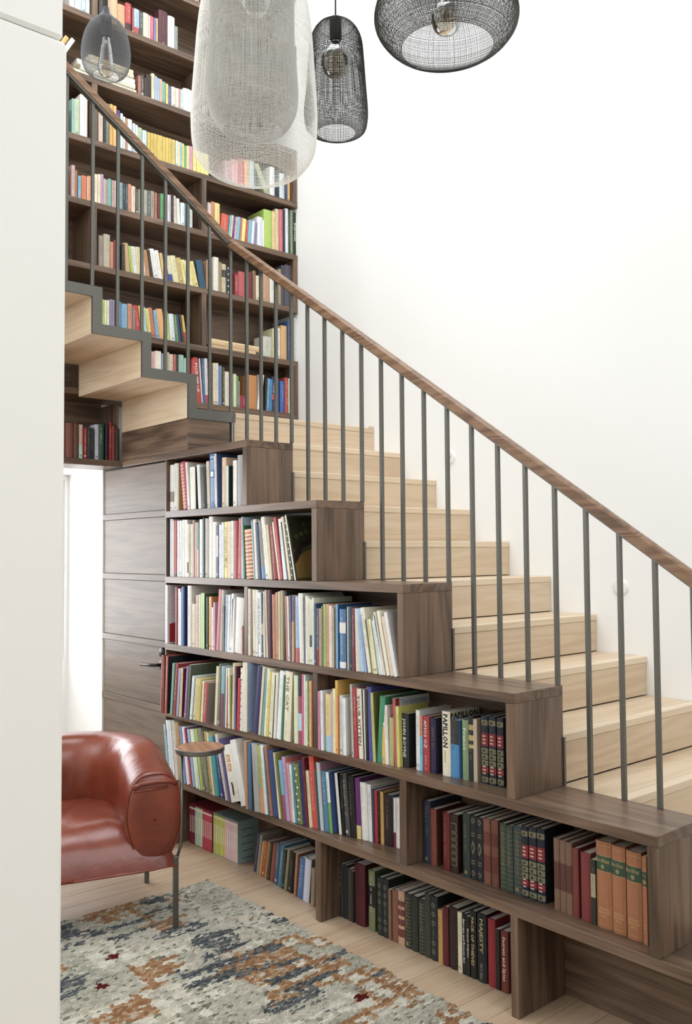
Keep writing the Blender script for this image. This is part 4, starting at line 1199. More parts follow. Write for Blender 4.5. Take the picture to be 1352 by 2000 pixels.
TENS = {2: ('twenty', 'twentieth'), 3: ('thirty', 'thirtieth'), 4: ('forty', 'fortieth'), 5: ('fifty', 'fiftieth'), 6: ('sixty', 'sixtieth'), 7: ('seventy', 'seventieth'), 8: ('eighty', 'eightieth'), 9: ('ninety', 'ninetieth')}
def ordinal(n):
    if n < 20: return ONES[n]
    return TENS[n // 10][1] if n % 10 == 0 else TENS[n // 10][0] + '-' + ONES[n % 10]
import colorsys
def colour_word(hx):
    r, g, b = (int(hx[i:i + 2], 16) / 255 for i in (0, 2, 4)); h, s, v = colorsys.rgb_to_hsv(r, g, b); h *= 360
    if v < 0.2: return 'black'
    if s < 0.09: return 'white' if v > 0.83 else 'grey' if v > 0.35 else 'charcoal'
    if v < 0.3: return {0: 'dark brown', 1: 'dark green', 2: 'navy', 3: 'dark plum'}[0 if h < 65 or h > 345 else 1 if h < 175 else 2 if h < 265 else 3]
    if s < 0.2: return ('cream' if v > 0.8 else 'greige') if 20 < h < 75 else ('pale blush' if h <= 20 or h > 320 else 'pale green' if h < 165 else 'pale blue' if h < 260 else 'pale lilac')
    if h < 12 or h > 345: return 'maroon' if v < 0.5 else 'red' if s > 0.5 else 'pink'
    if h < 28: return 'brown' if v < 0.6 else 'orange' if s > 0.5 else 'peach'
    if h < 46: return 'brown' if v < 0.55 else 'tan' if s < 0.5 else 'amber'
    if h < 66: return 'olive' if v < 0.65 else 'yellow' if s > 0.35 else 'cream'
    if h < 165: return 'dark green' if v < 0.4 else 'lime green' if s > 0.5 and h < 100 else 'green'
    if h < 195: return 'teal' if v < 0.75 else 'aqua'
    if h < 255: return 'navy' if v < 0.45 else 'blue' if s > 0.35 else 'light blue'
    if h < 300: return 'purple'
    return 'mauve' if v > 0.5 else 'plum'
WHERE = {'1': ('from the door', 'on the top stepped shelf'), '2': ('from the door', 'on the second stepped shelf'), '3': ('from the door', 'on the third stepped shelf'),
         '4': ('from the door', 'on the fourth stepped shelf'), '5': ('from the door', 'on the fifth stepped shelf'), '6': ('from the boxed sets', 'on the floor under the shelves'),
         'B': ('from the oak door side', 'on the shelf beneath the upper flight')}
LVL = ['lowest', 'second-lowest', 'third-lowest', 'fourth-lowest', 'fifth-lowest', 'sixth-lowest', 'seventh-lowest', 'eighth-lowest']
for k in range(8): WHERE['U%d' % (k + 1)] = ('from the white wall', 'on the %s tall bookcase shelf' % LVL[k])
GROUP = {'1': 'books on the top stepped shelf', '2': 'books on the second stepped shelf', '3': 'books on the third stepped shelf', '4': 'books on the fourth stepped shelf', '5': 'books on the fifth stepped shelf', '6': 'books on the floor', 'B': 'books under the upper flight'}
FEAT = {'papillon': 'with bold black title', 'ornate': 'with gilt bands and red labels', 'brock': 'with green band', 'medals': 'with round gilt medallions', 'gems': 'with gilt diamonds', 'ribs': 'with gilt ribs', 'dots': 'with dotted spine',
        'chain': 'with white chain pattern', 'stripes': 'with striped spine', 'frame': 'with white line pattern', 'treecover': 'with tree picture cover', 'flowercover': 'with red flower cover', 'goldframe': 'with gold box frames', 'bigletters': 'with orange letter blocks'}
SHELFZ = {'1': Z[1], '2': Z[2], '3': Z[3], '4': Z[4], '5': Z[5], '6': 0.0, 'B': 2.062}
for k in range(8): SHELFZ['U%d' % (k + 1)] = UZ[k]
rest_c = MB(); rest_p = MB()
def mb_add(dst, src, M):
    n = len(dst.v); dst.v += [tuple(M @ Vector(v)) for v in src.v]; dst.f += [tuple(n + i for i in f) for f in src.f]; dst.c += src.c
for row, txt in BOOKS.items():
    rows = [l.split() for l in txt.strip().split('\n')]; front = row in '123456'; total = len(rows)
    for bi, e in enumerate(rows):
        a0, a1, dx, h, pl = (float(v) for v in e[:5]); hx = e[5]; single = e[6] == '1'; opts = e[7:]
        rng = random.Random(row + str(bi)); g = GAIN.get(row, 1.0)
        th = atan2(dx, h); w = max(0.004, (a1 - a0) * cos(th) - 0.0006); h = h / cos(th) if abs(th) < 0.6 else h
        z = SHELFZ[row]
        room = (0.2545 - pl) if front else (0.225 if row != 'B' else 0.2)
        dep = min(room, max(0.105, h * rng.uniform(0.68, 0.8)))
        if front and row in '34' and pl < -0.01: dep = min(room, 0.262)
        cb, pg, pr = make_book(w, h, dep, hx, opts, g, rng)
        lift = (w / 2) * abs(sin(th)) + 0.0002; cx_ = (a0 + a1) / 2
        loc = Vector((cx_, pl, z + lift)) if front else Vector((pl, cx_, z + lift))
        eul = (0, th, 0) if front else (0, th, radians(90))
        if single:
            o = cb.build('book', BOOKM); o.location = loc; o.rotation_euler = eul
            pg.build('page_block', PAGEM, o)
            if pr.f: tag(pr.build('spine_print', BOOKM, o), kind='stuff')
            size = ('thick ' if w > 0.035 else 'thin ' if w < 0.014 else '') + ('tall ' if h > 0.285 else 'small ' if h < 0.2 else '')
            feat = next((FEAT[t] for t in opts if t in FEAT), ''); frm, where = WHERE[row]
            nth = bi + 1 if front else total - bi
            lab = '%s%s book%s, %s %s %s' % (size, colour_word(hx), ' ' + feat if feat else '', ordinal(nth), frm, where)
            while len(lab.split()) > 16: lab = lab.replace(size, '', 1) if size and lab.startswith(size) else lab.replace(' ' + feat, '', 1); size = ''
            tag(o, lab, 'book', GROUP.get(row, 'books in the tall bookcase'))
        else:
            M = Matrix.Translation(loc) @ (Matrix.Identity(4) if front else Matrix.Rotation(radians(90), 4, 'Z')) @ Matrix.Rotation(th, 4, 'Y')
            mb_add(rest_c, cb, M); mb_add(rest_p, pg, M)
            if pr.f and len(pr.f) < 120: mb_add(rest_c, pr, M)
# more books of the tall bookcase beyond what the near wall hides
rb = tag(rest_c.build('remaining_books', BOOKM), 'remaining small books filling the gaps on the oak shelves', 'books', kind='stuff')
tag(rest_p.build('page_blocks', PAGEM, rb), kind='stuff')

def flat_book(loc, rz, L_, wd, th, hx, label, tilt=0.0, group='books lying flat'):
    rng = random.Random(label); cb, pg, pr = make_book(th, L_, wd, hx, [], 1.0, rng)
    o = cb.build('book', BOOKM); pg.build('page_block', PAGEM, o)
    if pr.f: tag(pr.build('spine_print', BOOKM, o), kind='stuff')
    # stand it on its side: book z -> world y (after rz), spine facing +x
    M = Matrix.Translation(loc) @ Matrix.Rotation(rz, 4, 'Z') @ Matrix.Rotation(tilt, 4, 'X') @ Matrix(((0, -1, 0, 0), (0, 0, 1, 0), (-1, 0, 0, 0), (0, 0, 0, 1)))
    o.matrix_world = M; tag(o, label, 'book', group); return o
flat_book((-1.335, 0.60, UZ[1] + 0.0115), 0.0, 0.36, 0.2, 0.022, 'd8b484', 'flat tan book at the bottom of the pile on the second-lowest tall shelf')
flat_book((-1.33, 0.592, UZ[1] + 0.0425), 0.02, 0.40, 0.2, 0.038, 'e0bc88', 'thick tan book lying on top of the pile on the second-lowest tall shelf')
zz = UZ[5]
for i, (t_, L_, y_, hx, w_) in enumerate(((0.026, 0.40, -0.30, 'dcd2b4', 'lowest'), (0.034, 0.34, -0.25, 'e8dfc8', 'second'), (0.030, 0.36, -0.27, 'ece4d4', 'third'), (0.022, 0.30, -0.22, 'e2d6b8', 'fourth'), (0.03, 0.28, -0.2, 'd8c89c', 'uppermost'))):
    flat_book((-1.335 + 0.006 * (i % 2), y_, zz + t_ / 2), 0.0, L_, 0.19, t_ - 0.001, hx, '%s cream book of the flat pile behind the small smoky pendant' % w_); zz += t_
lean_cols = ('e4d8b0', 'd8a848', 'ece8dc')
for i, hx in enumerate(lean_cols):
    rng = random.Random(i); cb, pg, pr = make_book(0.024, 0.21, 0.16, hx, [], 1.0, rng); o = cb.build('book', BOOKM); pg.build('page_block', PAGEM, o)
    o.location = (-1.335, -0.47 + i * 0.036, UZ[5] + 0.009); o.rotation_euler = (0, radians(30), radians(90))
    tag(o, ('cream book leaning outermost beside the flat pile on the sixth tall shelf', 'amber book leaning in the middle beside the flat pile on the sixth tall shelf', 'white book leaning nearest the flat pile on the sixth tall shelf')[i], 'book', 'leaning books by the flat pile')
# two boxed sets on the floor
def boxed_set(x0, x1, y, dep, h, body, spines, label):
    root = tag(empty('boxed_set', (x0, y, 0.0)), label, 'book set', 'boxed book sets on the floor'); t = 0.003; w = x1 - x0; c = lin(body, 1.4); mb = MB()
    mb.box(0, w, 0.0, dep, 0.0, t, c); mb.box(0, w, 0.0, dep, h - t, h, c); mb.box(0, t, 0.0, dep, t, h - t, c); mb.box(w - t, w, 0.0, dep, t, h - t, c); mb.box(t, w - t, dep - t, dep, t, h - t, c)
    for k in range(5): q = 0.1 + 0.17 * k; mb.quad([(w + 0.0004, dep * 0.2, h * q), (w + 0.0004, dep * 0.75, h * q), (w + 0.0004, dep * 0.75, h * (q + 0.02)), (w + 0.0004, dep * 0.2, h * (q + 0.02))], lin('3c5458', 1.3))
    mb.build('slipcase', BOOKM, root)
    n = len(spines); bw = (w - 2 * t) / n
    for k, hx in enumerate(spines):
        b = MB(); a0 = t + k * bw + 0.0004; a1 = a0 + bw - 0.0008; b.box(a0, a1, 0.001, dep - t - 0.001, t + 0.0002, h - t - 0.006, lin(hx, 1.4))
        cc = lin('e8dcd0', 1.2); xm = (a0 + a1) / 2; b.quad([(xm - bw * 0.14, 0.0006, h * 0.3), (xm + bw * 0.14, 0.0006, h * 0.3), (xm + bw * 0.14, 0.0006, h * 0.72), (xm - bw * 0.14, 0.0006, h * 0.72)], cc)
        b.quad([(a0 + 0.001, 0.0006, h * 0.88), (a1 - 0.001, 0.0006, h * 0.88), (a1 - 0.001, 0.0006, h * 0.92), (a0 + 0.001, 0.0006, h * 0.92)], cc)
        b.build('volume', BOOKM, root)
boxed_set(-0.772, -0.545, 0.127, 0.125, 0.205, '8a2430', ['6a2038', '7a2440', '6a2038', '9ab898', 'a4c0a4', '9ab898', 'a4c0a4', 'a82840', 'b02c44', 'a82840', 'b02c44', 'a0243c'], 'boxed set of red and pale green children\'s paperbacks on the floor')
boxed_set(-0.541, -0.317, 0.131, 0.125, 0.205, '7c9a98', ['a0a828', 'a8b030', 'a0a828', 'b0b434', 'a8ac2c', 'c8a898', 'd0aca4', 'c8a4b4', 'c0a8c0', 'd0b0a0', 'ccac9c'], 'boxed set of lime and pink children\'s paperbacks in a blue-green case')

# ------------------------------------------------------------------ armchair
def armchair():
    root = tag(empty('armchair', (-0.243, -0.786, 0.0)), 'red-brown leather tub armchair on thin dark steel legs', 'armchair')
    root.rotation_euler = (0, 0, atan2(-0.29, 0.957))
    # back and arms: one wrapped cushion; x forward, y to the bookcase side
    path = []
    hw, fr, bk, cr = 0.315, 0.262, -0.335, 0.27
    for i in range(13): path.append((fr + (bk + cr - fr) * i / 12, hw))
    for i in range(1, 13): a = pi / 2 * i / 12; path.append((bk + cr - cr * sin(a), hw - cr + cr * cos(a)))
    for i in range(1, 6): path.append((bk, (hw - cr) * (1 - 2 * i / 6)))
    half = path[:]; path = [p for p in half if p[1] >= -1e-9]
    path = path + [(p[0], -p[1]) for p in reversed(path) if p[1] > 1e-9]
    P = [Vector((a, b, 0)) for a, b in path]; n = len(P); S = 40; mb = MB(); rings = []
    dist = [0.0]
    for i in range(1, n): dist.append(dist[-1] + (P[i] - P[i - 1]).length)
    tot = dist[-1]
    def ring(c, nrm, th, z0, z1, fwd, sc, s):
        idx = len(mb.v)
        for k in range(S):
            t = 2 * pi * k / S; ct, sn = cos(t), sin(t)
            e = 2.0 / 3.0
            a = abs(ct) ** e * (1 if ct > 0 else -1); b = abs(sn) ** e * (1 if sn > 0 else -1)
            lowt = 1.0 - 0.36 * max(0.0, -b) ** 1.4
            zc = (z0 + z1) / 2; hz = (z1 - z0) / 2
            fold = 0.0
            if a < 0.2 and b < 0.75:   # inner face: pulled folds of leather
                fold = 0.011 * sin(s * 62 + b * 2.2) * max(0, 0.75 - abs(b)) * (1 if 0.30 < s < 0.70 else 0.25)
            if b > 0.3: fold += 0.004 * sin(s * 120 + a * 2) * (b - 0.3) * (1.0 if 0.12 < s < 0.40 or 0.6 < s < 0.88 else 0.25)
            off = th * a * lowt * sc * (1.0 + 0.10 * (1 - b * b)) + fold * (1 if a > 0 else -1) * sc
            p = c + nrm * off + fwd; mb.v.append((p.x, p.y, zc + hz * b * sc + fold * 0.3))
        rings.append(idx)
    for i in range(n):
        d = (P[min(i + 1, n - 1)] - P[max(i - 1, 0)]).normalized(); nrm = Vector((d.y, -d.x, 0)); nrm = Vector((-d.y, d.x, 0))
        if nrm.dot(P[i] - Vector((0.0, 0, 0))) < 0: nrm = -nrm
        s = dist[i] / tot; back = sin(pi * s) ** 0.8
        z1 = 0.648 + 0.062 * min(1, 2.2 * sin(pi * s)); z0 = 0.262
        if i == 0:
            for fx, sc in ((0.0445, 0.02), (0.0445, 0.35), (0.044, 0.65), (0.040, 0.84), (0.032, 0.94), (0.018, 0.985)): ring(P[0], nrm, 0.108, z0, z1, Vector((fx, 0, 0)), sc, s)
        ring(P[i], nrm, 0.108, z0, z1, Vector((0, 0, 0)), 1.0, s)
        if i == n - 1:
            for fx, sc in ((0.018, 0.985), (0.032, 0.94), (0.040, 0.84), (0.044, 0.65), (0.0445, 0.35), (0.0445, 0.02)): ring(P[i], nrm, 0.108, z0, z1, Vector((fx, 0, 0)), sc, s)
    for i in range(len(rings) - 1):
        for k in range(S):
            k2 = (k + 1) % S; mb.f.append((rings[i] + k, rings[i] + k2, rings[i + 1] + k2, rings[i + 1] + k)); mb.c.append(None)
    mb.f.append(tuple(rings[0] + k for k in range(S))); mb.f.append(tuple(rings[-1] + k for k in range(S))[::-1]); mb.c += [None] * 2
    o = mb.build('backrest', LEATHER, root, True)
    # seam piping round the arm ends and over the back corners
    for sy in (1, -1):
        pts = []
        for k in range(S + 1):
            t = 2 * pi * k / S; e = 2 / 3.0; ct, sn = cos(t), sin(t); a = abs(ct) ** e * (1 if ct > 0 else -1); b = abs(sn) ** e * (1 if sn > 0 else -1)
            lowt = 1.0 - 0.36 * max(0.0, -b) ** 1.4
            pts.append((fr + 0.033, sy * (hw + 0.103 * a * lowt * (1.0 + 0.10 * (1 - b * b))), 0.455 + 0.182 * b))
        tube(pts, 0.0035, 6).build('piping', LEATHER, root, True)
        tube([(fr + 0.038, sy * (hw - 0.088), 0.588), (fr + 0.046, sy * (hw - 0.06), 0.604), (fr + 0.046, sy * hw, 0.609), (fr + 0.046, sy * (hw + 0.06), 0.606), (fr + 0.036, sy * (hw + 0.092), 0.592)], 0.010, 10).build('fold', LEATHER, root, True)
        tube([(fr + 0.038, sy * (hw - 0.085), 0.575), (fr + 0.043, sy * (hw - 0.03), 0.578), (fr + 0.043, sy * (hw + 0.05), 0.582)], 0.006, 8).build('fold', LEATHER, root, True)
    # seat: thick pillow with a drooping front lip
    NX, NY = 30, 30; mb = MB()
    def sup(t): return abs(t)
    for j in range(NY + 1):
        for i in range(NX + 1):
            u = -1 + 2 * i / NX; v = -1 + 2 * j / NY
            x = -0.02 + 0.335 * u; y = 0.405 * v
            ex = max(0.0, 1 - abs(u) ** 4.5) * max(0.0, 1 - abs(v) ** 8)
            z = 0.262 + 0.175 * ex ** 0.42 if ex > 0 else 0.262
            z += 0.012 * (1 - u * u) * (1 - v * v) + 0.004 * sin(9 * x * 3 + 3 * sin(y * 14)) * ex + 0.003 * sin(y * 37 + x * 11) * ex
            mb.v.append((x, y, z))
    for j in range(NY):
        for i in range(NX): a = j * (NX + 1) + i; mb.f.append((a, a + 1, a + NX + 2, a + NX + 1)); mb.c.append(None)
    m0 = len(mb.v)
    for j in range(NY + 1):
        for i in range(NX + 1):
            u = -1 + 2 * i / NX; v = -1 + 2 * j / NY; ex = max(0.0, 1 - abs(u) ** 6) * max(0.0, 1 - abs(v) ** 6); mb.v.append((-0.02 + 0.335 * u, 0.405 * v, 0.262 - 0.022 * ex ** 0.5))
    for j in range(NY):
        for i in range(NX): a = m0 + j * (NX + 1) + i; mb.f.append((a, a + NX + 1, a + NX + 2, a + 1)); mb.c.append(None)
    mb.build('seat', LEATHER, root, True)
    pts = []
    for k in range(65):
        t = 2 * pi * k / 64; e = 0.28; ct, sn = cos(t), sin(t); pts.append((-0.02 + 0.337 * abs(ct) ** e * (1 if ct > 0 else -1), 0.407 * abs(sn) ** e * (1 if sn > 0 else -1), 0.2615))
    tube(pts, 0.005, 6).build('seat_piping', LEATHER, root, True)
    for sx, sy in ((0.3, 0.4), (-0.285, 0.4), (0.3, -0.4), (-0.285, -0.4)):
        zt = 0.70 if (sx > 0 and sy > 0) else 0.262
        if zt > 0.5:
            board('leg', STEEL, root, sx - 0.012, sx + 0.012, sy - 0.010, sy + 0.010, 0.014, 0.30, 0.002)
            tube([(sx, sy + 0.006, 0.29), (sx - 0.004, sy + 0.022, 0.34), (sx - 0.006, sy + 0.026, 0.42), (sx - 0.006, sy + 0.026, 0.705)], 0.0065, 8).build('tray_post', STEEL, root, True)
        else: board('leg', STEEL, root, sx - 0.012, sx + 0.012, sy - 0.010, sy + 0.010, 0.014 if sx > 0 else 0.0005, zt, 0.002)
    tray = empty('tray'); tray.parent = root; tray.location = (0.285, 0.505, 0.706)
    lathe([(0.0, 0.0), (0.098, 0.0), (0.101, 0.003), (0.101, 0.019), (0.099, 0.021), (0.098, 0.0205), (0.098, 0.018), (0.0, 0.018)], 48).build('tray_rim', STEEL, tray, False)
    lathe([(0.0, 0.0185), (0.0975, 0.0185), (0.0975, 0.0205), (0.0, 0.0208)], 48).build('tray_top', TRAYW, tray, False)
armchair()

# ------------------------------------------------------------------ rug
def rug():
    x0, x1, y0, y1 = -0.205, 2.55, -1.735, -0.118
    root = tag(empty('rug', ((x0 + x1) / 2, (y0 + y1) / 2, 0)), 'shaggy distressed rug in cream, rust and slate blue on the oak floor', 'rug')
    b = MB(); b.box(x0, x1, y0, y1, 0.0006, 0.008, lin('a29a88')); part(b.build('backing', RUGM), root)
    rng = random.Random(5); G = {}
    def vn(ix, iy, k):
        key = (ix, iy, k)
        if key not in G: G[key] = random.Random(ix * 7349 + iy * 9151 + k * 104729).random()
        return G[key]
    def noise(x, y, k):
        ix, iy = math.floor(x), math.floor(y); fx, fy = x - ix, y - iy; fx = fx * fx * (3 - 2 * fx); fy = fy * fy * (3 - 2 * fy)
        a = vn(ix, iy, k) * (1 - fx) + vn(ix + 1, iy, k) * fx; c = vn(ix, iy + 1, k) * (1 - fx) + vn(ix + 1, iy + 1, k) * fx
        return a * (1 - fy) + c * fy
    CR = [lin(h) for h in ('cac3b2', 'c4bfae', 'd2ccbc', 'bdb7a6', 'c2b8a4')]; SG = [lin(h) for h in ('c0bcaa', 'b6b2a0', 'aaa694')]
    OR = [lin(h) for h in ('b5895c', 'a87a4c', 'c09a70', 'a0724a')]; NV = [lin(h) for h in ('5c6064', '6a6e70', '4e5358', '7c7e7a')]; OL = [lin(h) for h in ('8a8672', '7c7a6a', '98927c')]; RD = lin('6a221c')
    spots = [(0.42, -0.93), (0.23, -0.80), (0.17, -1.15), (1.08, -0.30), (0.85, -1.2), (1.5, -0.55), (1.35, -0.95)]
    pile = MB(); x = x0 + 0.003; row = 0
    while x < x1 - 0.002:
        y = y0 + rng.uniform(0, 0.02)
        while y < y1 - 0.004:
            L_ = rng.uniform(0.016, 0.036); xm = x + rng.uniform(-0.002, 0.002); ym = y + L_ / 2
            po = noise(xm * 4.8 + 2, ym * 4.2, 1) * 0.62 + noise(xm * 11, ym * 9, 2) * 0.38; pn = noise(xm * 5.2 + 9, ym * 4.6 + 4, 3) * 0.58 + noise(xm * 24, ym * 7, 4) * 0.42
            edge = min(xm - x0, y1 - ym)
            gx = (xm + 0.025 * noise(ym * 6, 1.5, 7)) % 0.078; gy = (ym + 0.025 * noise(xm * 6, 2.5, 8)) % 0.088
            lattice = gx < 0.016 or gy < 0.018; flat = False
            if any((xm - a) ** 2 + (ym - b_) ** 2 < 0.00028 * (1 + rng.random()) for a, b_ in spots): c = RD
            elif pn > 0.62 and rng.random() < min(0.85, (pn - 0.58) * 9) and (gx < 0.05 or rng.random() < 0.35): c = rng.choice(NV)
            elif po > 0.58:
                if lattice and rng.random() < 0.9: c = rng.choice(OR)
                elif po > 0.68 and rng.random() < 0.4: c = rng.choice(OR)
                else: c = rng.choice(CR); flat = rng.random() < 0.85
            elif rng.random() < 0.03 + (0.3 if edge < 0.16 and row % 6 == 0 else 0) + (0.10 if lattice else 0): c = rng.choice(OL)
            elif noise(xm * 5 + 3, ym * 5, 6) > 0.62 and rng.random() < 0.7: c = rng.choice(SG)
            else:
                c = rng.choice(CR); flat = not lattice and noise(xm * 6, ym * 6, 9) > 0.42
            hh = 0.0098 if flat else rng.uniform(0.012, 0.018); wd = 0.0027; sk = rng.uniform(-0.004, 0.004)
            n0 = len(pile.v)
            pile.v += [(xm - wd, y, 0.0075), (xm + wd, y, 0.0075), (xm + wd + sk, y + L_, 0.0075), (xm - wd + sk, y + L_, 0.0075), (xm + sk * 0.2, y + L_ * 0.22, hh), (xm + sk * 0.8, y + L_ * 0.78, hh * rng.uniform(0.9, 1.05))]
            for f in ((0, 1, 4), (1, 2, 5, 4), (2, 3, 5), (3, 0, 4, 5)): pile.f.append(tuple(n0 + q for q in f)); pile.c.append(c)
            y += L_ * rng.uniform(0.72, 0.9)
        x += 0.0047; row += 1
    tag(part(pile.build('pile', RUGM), root), kind='stuff')
rug()

# ------------------------------------------------------------------ woven wire pendants
def wire_shade(prof, nv, nr, seg, wr, seed):
    """knitted shade: horizontal rings and vertical strands of thin three-sided wire; prof = (radius, z) from the neck down to the opening"""
    rng = random.Random(seed)
    ln = [0.0]
    for a, b in zip(prof, prof[1:]): ln.append(ln[-1] + sqrt((a[0] - b[0]) ** 2 + (a[1] - b[1]) ** 2))
    def at(t):
        d = t * ln[-1]
        for i in range(len(prof) - 1):
            if d <= ln[i + 1] + 1e-9:
                f = (d - ln[i]) / (ln[i + 1] - ln[i] + 1e-12)
                return (prof[i][0] + f * (prof[i + 1][0] - prof[i][0]), prof[i][1] + f * (prof[i + 1][1] - prof[i][1]))
        return prof[-1]
    ph = [rng.uniform(0, 6.28) for _ in range(4)]
    def wob(a, t): return 1 + 0.012 * sin(2 * a + ph[0] + 3 * t) + 0.007 * sin(3 * a + ph[1] - 5 * t)
    mb = MB()
    tri = [(cos(2 * pi * k / 3), sin(2 * pi * k / 3)) for k in range(3)]
    for j in range(nr + 1):
        t = j / nr + (rng.uniform(-0.25, 0.25) / nr if 0 < j < nr else 0); r, z = at(t); r2, z2 = at(min(1, t + 0.01)); w = wr * (1.6 if j == nr else rng.uniform(0.8, 1.15)); n0 = len(mb.v)
        sg = max(16, min(seg, int(2 * pi * r / 0.004)))
        tl = rng.uniform(-0.0008, 0.0008); pa = rng.uniform(0, 6.28)
        for i in range(sg):
            a = 2 * pi * i / sg; rr = r * wob(a, t)
            for c, s in tri: mb.v.append(((rr + w * c) * cos(a), (rr + w * c) * sin(a), z + w * s + tl * sin(a + pa)))
        for i in range(sg):
            i2 = (i + 1) % sg
            for k in range(3): k2 = (k + 1) % 3; mb.f.append((n0 + i * 3 + k, n0 + i2 * 3 + k, n0 + i2 * 3 + k2, n0 + i * 3 + k2))
    M = 44
    for v in range(nv):
        a0 = 2 * pi * (v + rng.uniform(-0.25, 0.25)) / nv; n0 = len(mb.v); w = wr * rng.uniform(0.8, 1.1)
        start = 0.0 if v % 3 == 0 else 0.12 if v % 3 == 1 else 0.2
        for i in range(M + 1):
            t = start + (1 - start) * i / M; r, z = at(t); a = a0; rr = r * wob(a, t)
            for c, s in tri: mb.v.append(((rr + w * c) * cos(a) - w * s * sin(a), (rr + w * c) * sin(a) + w * s * cos(a), z))
        for i in range(M):
            for k in range(3): k2 = (k + 1) % 3; mb.f.append((n0 + i * 3 + k, n0 + i * 3 + k2, n0 + (i + 1) * 3 + k2, n0 + (i + 1) * 3 + k))
    mb.c = [None] * len(mb.f)
    return mb
def smooth_prof(pts, n=40):
    """Catmull-Rom through (r, z) points"""
    out = []; P = [pts[0]] + list(pts) + [pts[-1]]
    for i in range(1, len(P) - 2):
        for k in range(max(2, n // (len(pts) - 1))):
            t = k / max(2, n // (len(pts) - 1)); q = []
            for d in (0, 1):
                a, b, c, e = P[i - 1][d], P[i][d], P[i + 1][d], P[i + 2][d]
                q.append(0.5 * (2 * b + (c - a) * t + (2 * a - 5 * b + 4 * c - e) * t * t + (3 * b - a - 3 * c + e) * t ** 3))
            out.append((max(0.004, q[0]), q[1]))
    out.append(pts[-1]); return out
FIL = plain('filament', 'b07a3c', 0.4, metal=0.8); CORDM = plain('woven_cord', '3a3833', 0.8, bump=0.3, bscale=500); BRASS = plain('socket_dark', '3c3a38', 0.35, metal=0.6)
def pendant(label, loc, prof, nv, nr, seg, wr, wire, bulb, seed, cord=0.0028):
    """loc = centre of the bottom opening; prof z measured up from it"""
    root = tag(empty('pendant_lamp', loc), label, 'pendant lamp', 'woven wire pendant lamps over the reading corner')
    pr_ = smooth_prof(prof, 60); wire_shade(pr_, nv, nr, seg, wr, seed).build('shade', wire, root)
    top = prof[0][1]
    tube([(0, 0, top - 0.01), (0, 0, CEIL - loc[2])], cord, 8).build('cord', CORDM, root, True)
    lathe([(0.0, 0.0), (0.05, 0.0), (0.05, -0.02), (0.0, -0.022)], 24).build('ceiling_rose', BRASS, root).location = (0, 0, CEIL - loc[2])
    zt = top - bulb[1]
    lathe([(0.004, 0.035), (0.019, 0.03), (0.021, 0.0), (0.021, -0.045), (0.016, -0.05)], 20).build('socket', BRASS, root, True).location = (0, 0, zt)
    if bulb[0] == 'globe': bp = [(0.013, -0.045), (0.014, -0.06), (0.030, -0.078), (0.046, -0.105), (0.050, -0.13), (0.043, -0.158), (0.025, -0.176), (0.001, -0.181)]
    else: bp = [(0.013, -0.045), (0.015, -0.065), (0.020, -0.09), (0.026, -0.14), (0.029, -0.165), (0.024, -0.185), (0.012, -0.197), (0.001, -0.199)]
    bb = lathe(smooth_prof(bp, 36), 28).build('bulb', BULBG, root, True); bb.location = (0, 0, zt)
    pts = []
    for k in range(25):
        a = pi * k / 4; pts.append((0.009 * cos(a), 0.009 * sin(a), -0.10 - 0.035 * (k % 2) - 0.0005 * k))
    tube(pts, 0.0005, 4).build('filament', FIL, bb)
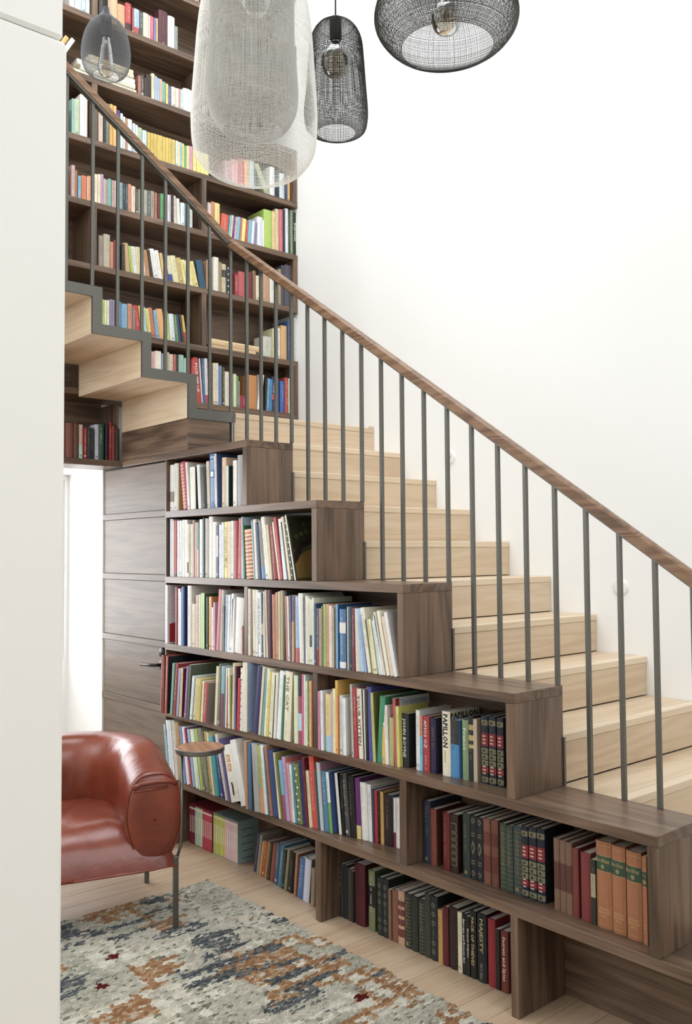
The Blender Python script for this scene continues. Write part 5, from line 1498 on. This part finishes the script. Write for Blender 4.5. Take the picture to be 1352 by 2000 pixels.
# (radius, height above the opening) profiles, neck first
pendant('small smoky egg-shaped wire pendant hanging before the tall bookcase', (0.399, -0.923, 3.292),
        [(0.010, 0.262), (0.014, 0.24), (0.030, 0.222), (0.062, 0.19), (0.082, 0.145), (0.090, 0.09), (0.087, 0.05), (0.074, 0.018), (0.047, 0.0)], 170, 110, 110, 0.00042, SMOKEWIRE, ('long', 0.065), 1, 0.005)
pendant('large pale woven wire pendant, widest of the white pair', (1.027, -0.695, 2.778),
        [(0.010, 0.74), (0.05, 0.725), (0.12, 0.68), (0.168, 0.60), (0.187, 0.50), (0.199, 0.36), (0.208, 0.24), (0.210, 0.17), (0.204, 0.09), (0.183, 0.045), (0.150, 0.015), (0.098, 0.0)], 260, 150, 150, 0.00052, GREYWIRE, ('globe', 0.02), 2)
pendant('narrower pale woven wire pendant in front of the large white one', (1.312, -0.902, 2.756),
        [(0.010, 0.62), (0.045, 0.605), (0.095, 0.56), (0.118, 0.48), (0.124, 0.38), (0.125, 0.27), (0.131, 0.17), (0.133, 0.10), (0.127, 0.06), (0.110, 0.026), (0.087, 0.0)], 200, 140, 120, 0.00066, MIDWIRE, ('globe', 0.02), 3)
pendant('dark grey tall wire pendant with globe bulb against the white wall', (1.096, -0.399, 2.983),
        [(0.008, 0.405), (0.030, 0.398), (0.066, 0.375), (0.090, 0.33), (0.098, 0.26), (0.104, 0.18), (0.111, 0.09), (0.110, 0.045), (0.100, 0.012), (0.067, 0.0)], 200, 120, 120, 0.00070, DARKWIRE, ('globe', 0.025), 4)
pendant('wide flattened dark wire pendant with a large round opening', (1.457, -0.224, 3.192),
        [(0.008, 0.245), (0.06, 0.24), (0.14, 0.22), (0.208, 0.175), (0.233, 0.12), (0.231, 0.075), (0.208, 0.038), (0.178, 0.012), (0.150, 0.0)], 310, 100, 150, 0.00084, DARKWIRE, ('globe', 0.02), 5)

# ------------------------------------------------------------------ round fittings on the white wall
def fitting(loc, label, hole):
    root = tag(empty('wall_fitting', (loc[0], YW, loc[2])), label, 'wall fitting')
    b = lathe([(0.0, 0.008), (0.010, 0.008), (0.0102, 0.0082), (0.036, 0.0075), (0.039, 0.005), (0.0395, 0.0)], 32).build('cover_plate', WHITEP, root, True); b.rotation_euler = (radians(90), 0, 0)
    if hole:
        c = lathe([(0.0, 0.0086), (0.0085, 0.0088), (0.0095, 0.0082)], 20).build('aperture', plain('aperture_grey', '8c8a82', 0.6), root, True); c.rotation_euler = (radians(90), 0, 0)
fitting((0.055, 0, 2.048), 'round white wall fitting with small dark aperture above the upper steps', True)
fitting((1.108, 0, 1.357), 'plain round white cover plate on the wall above the lower steps', False)
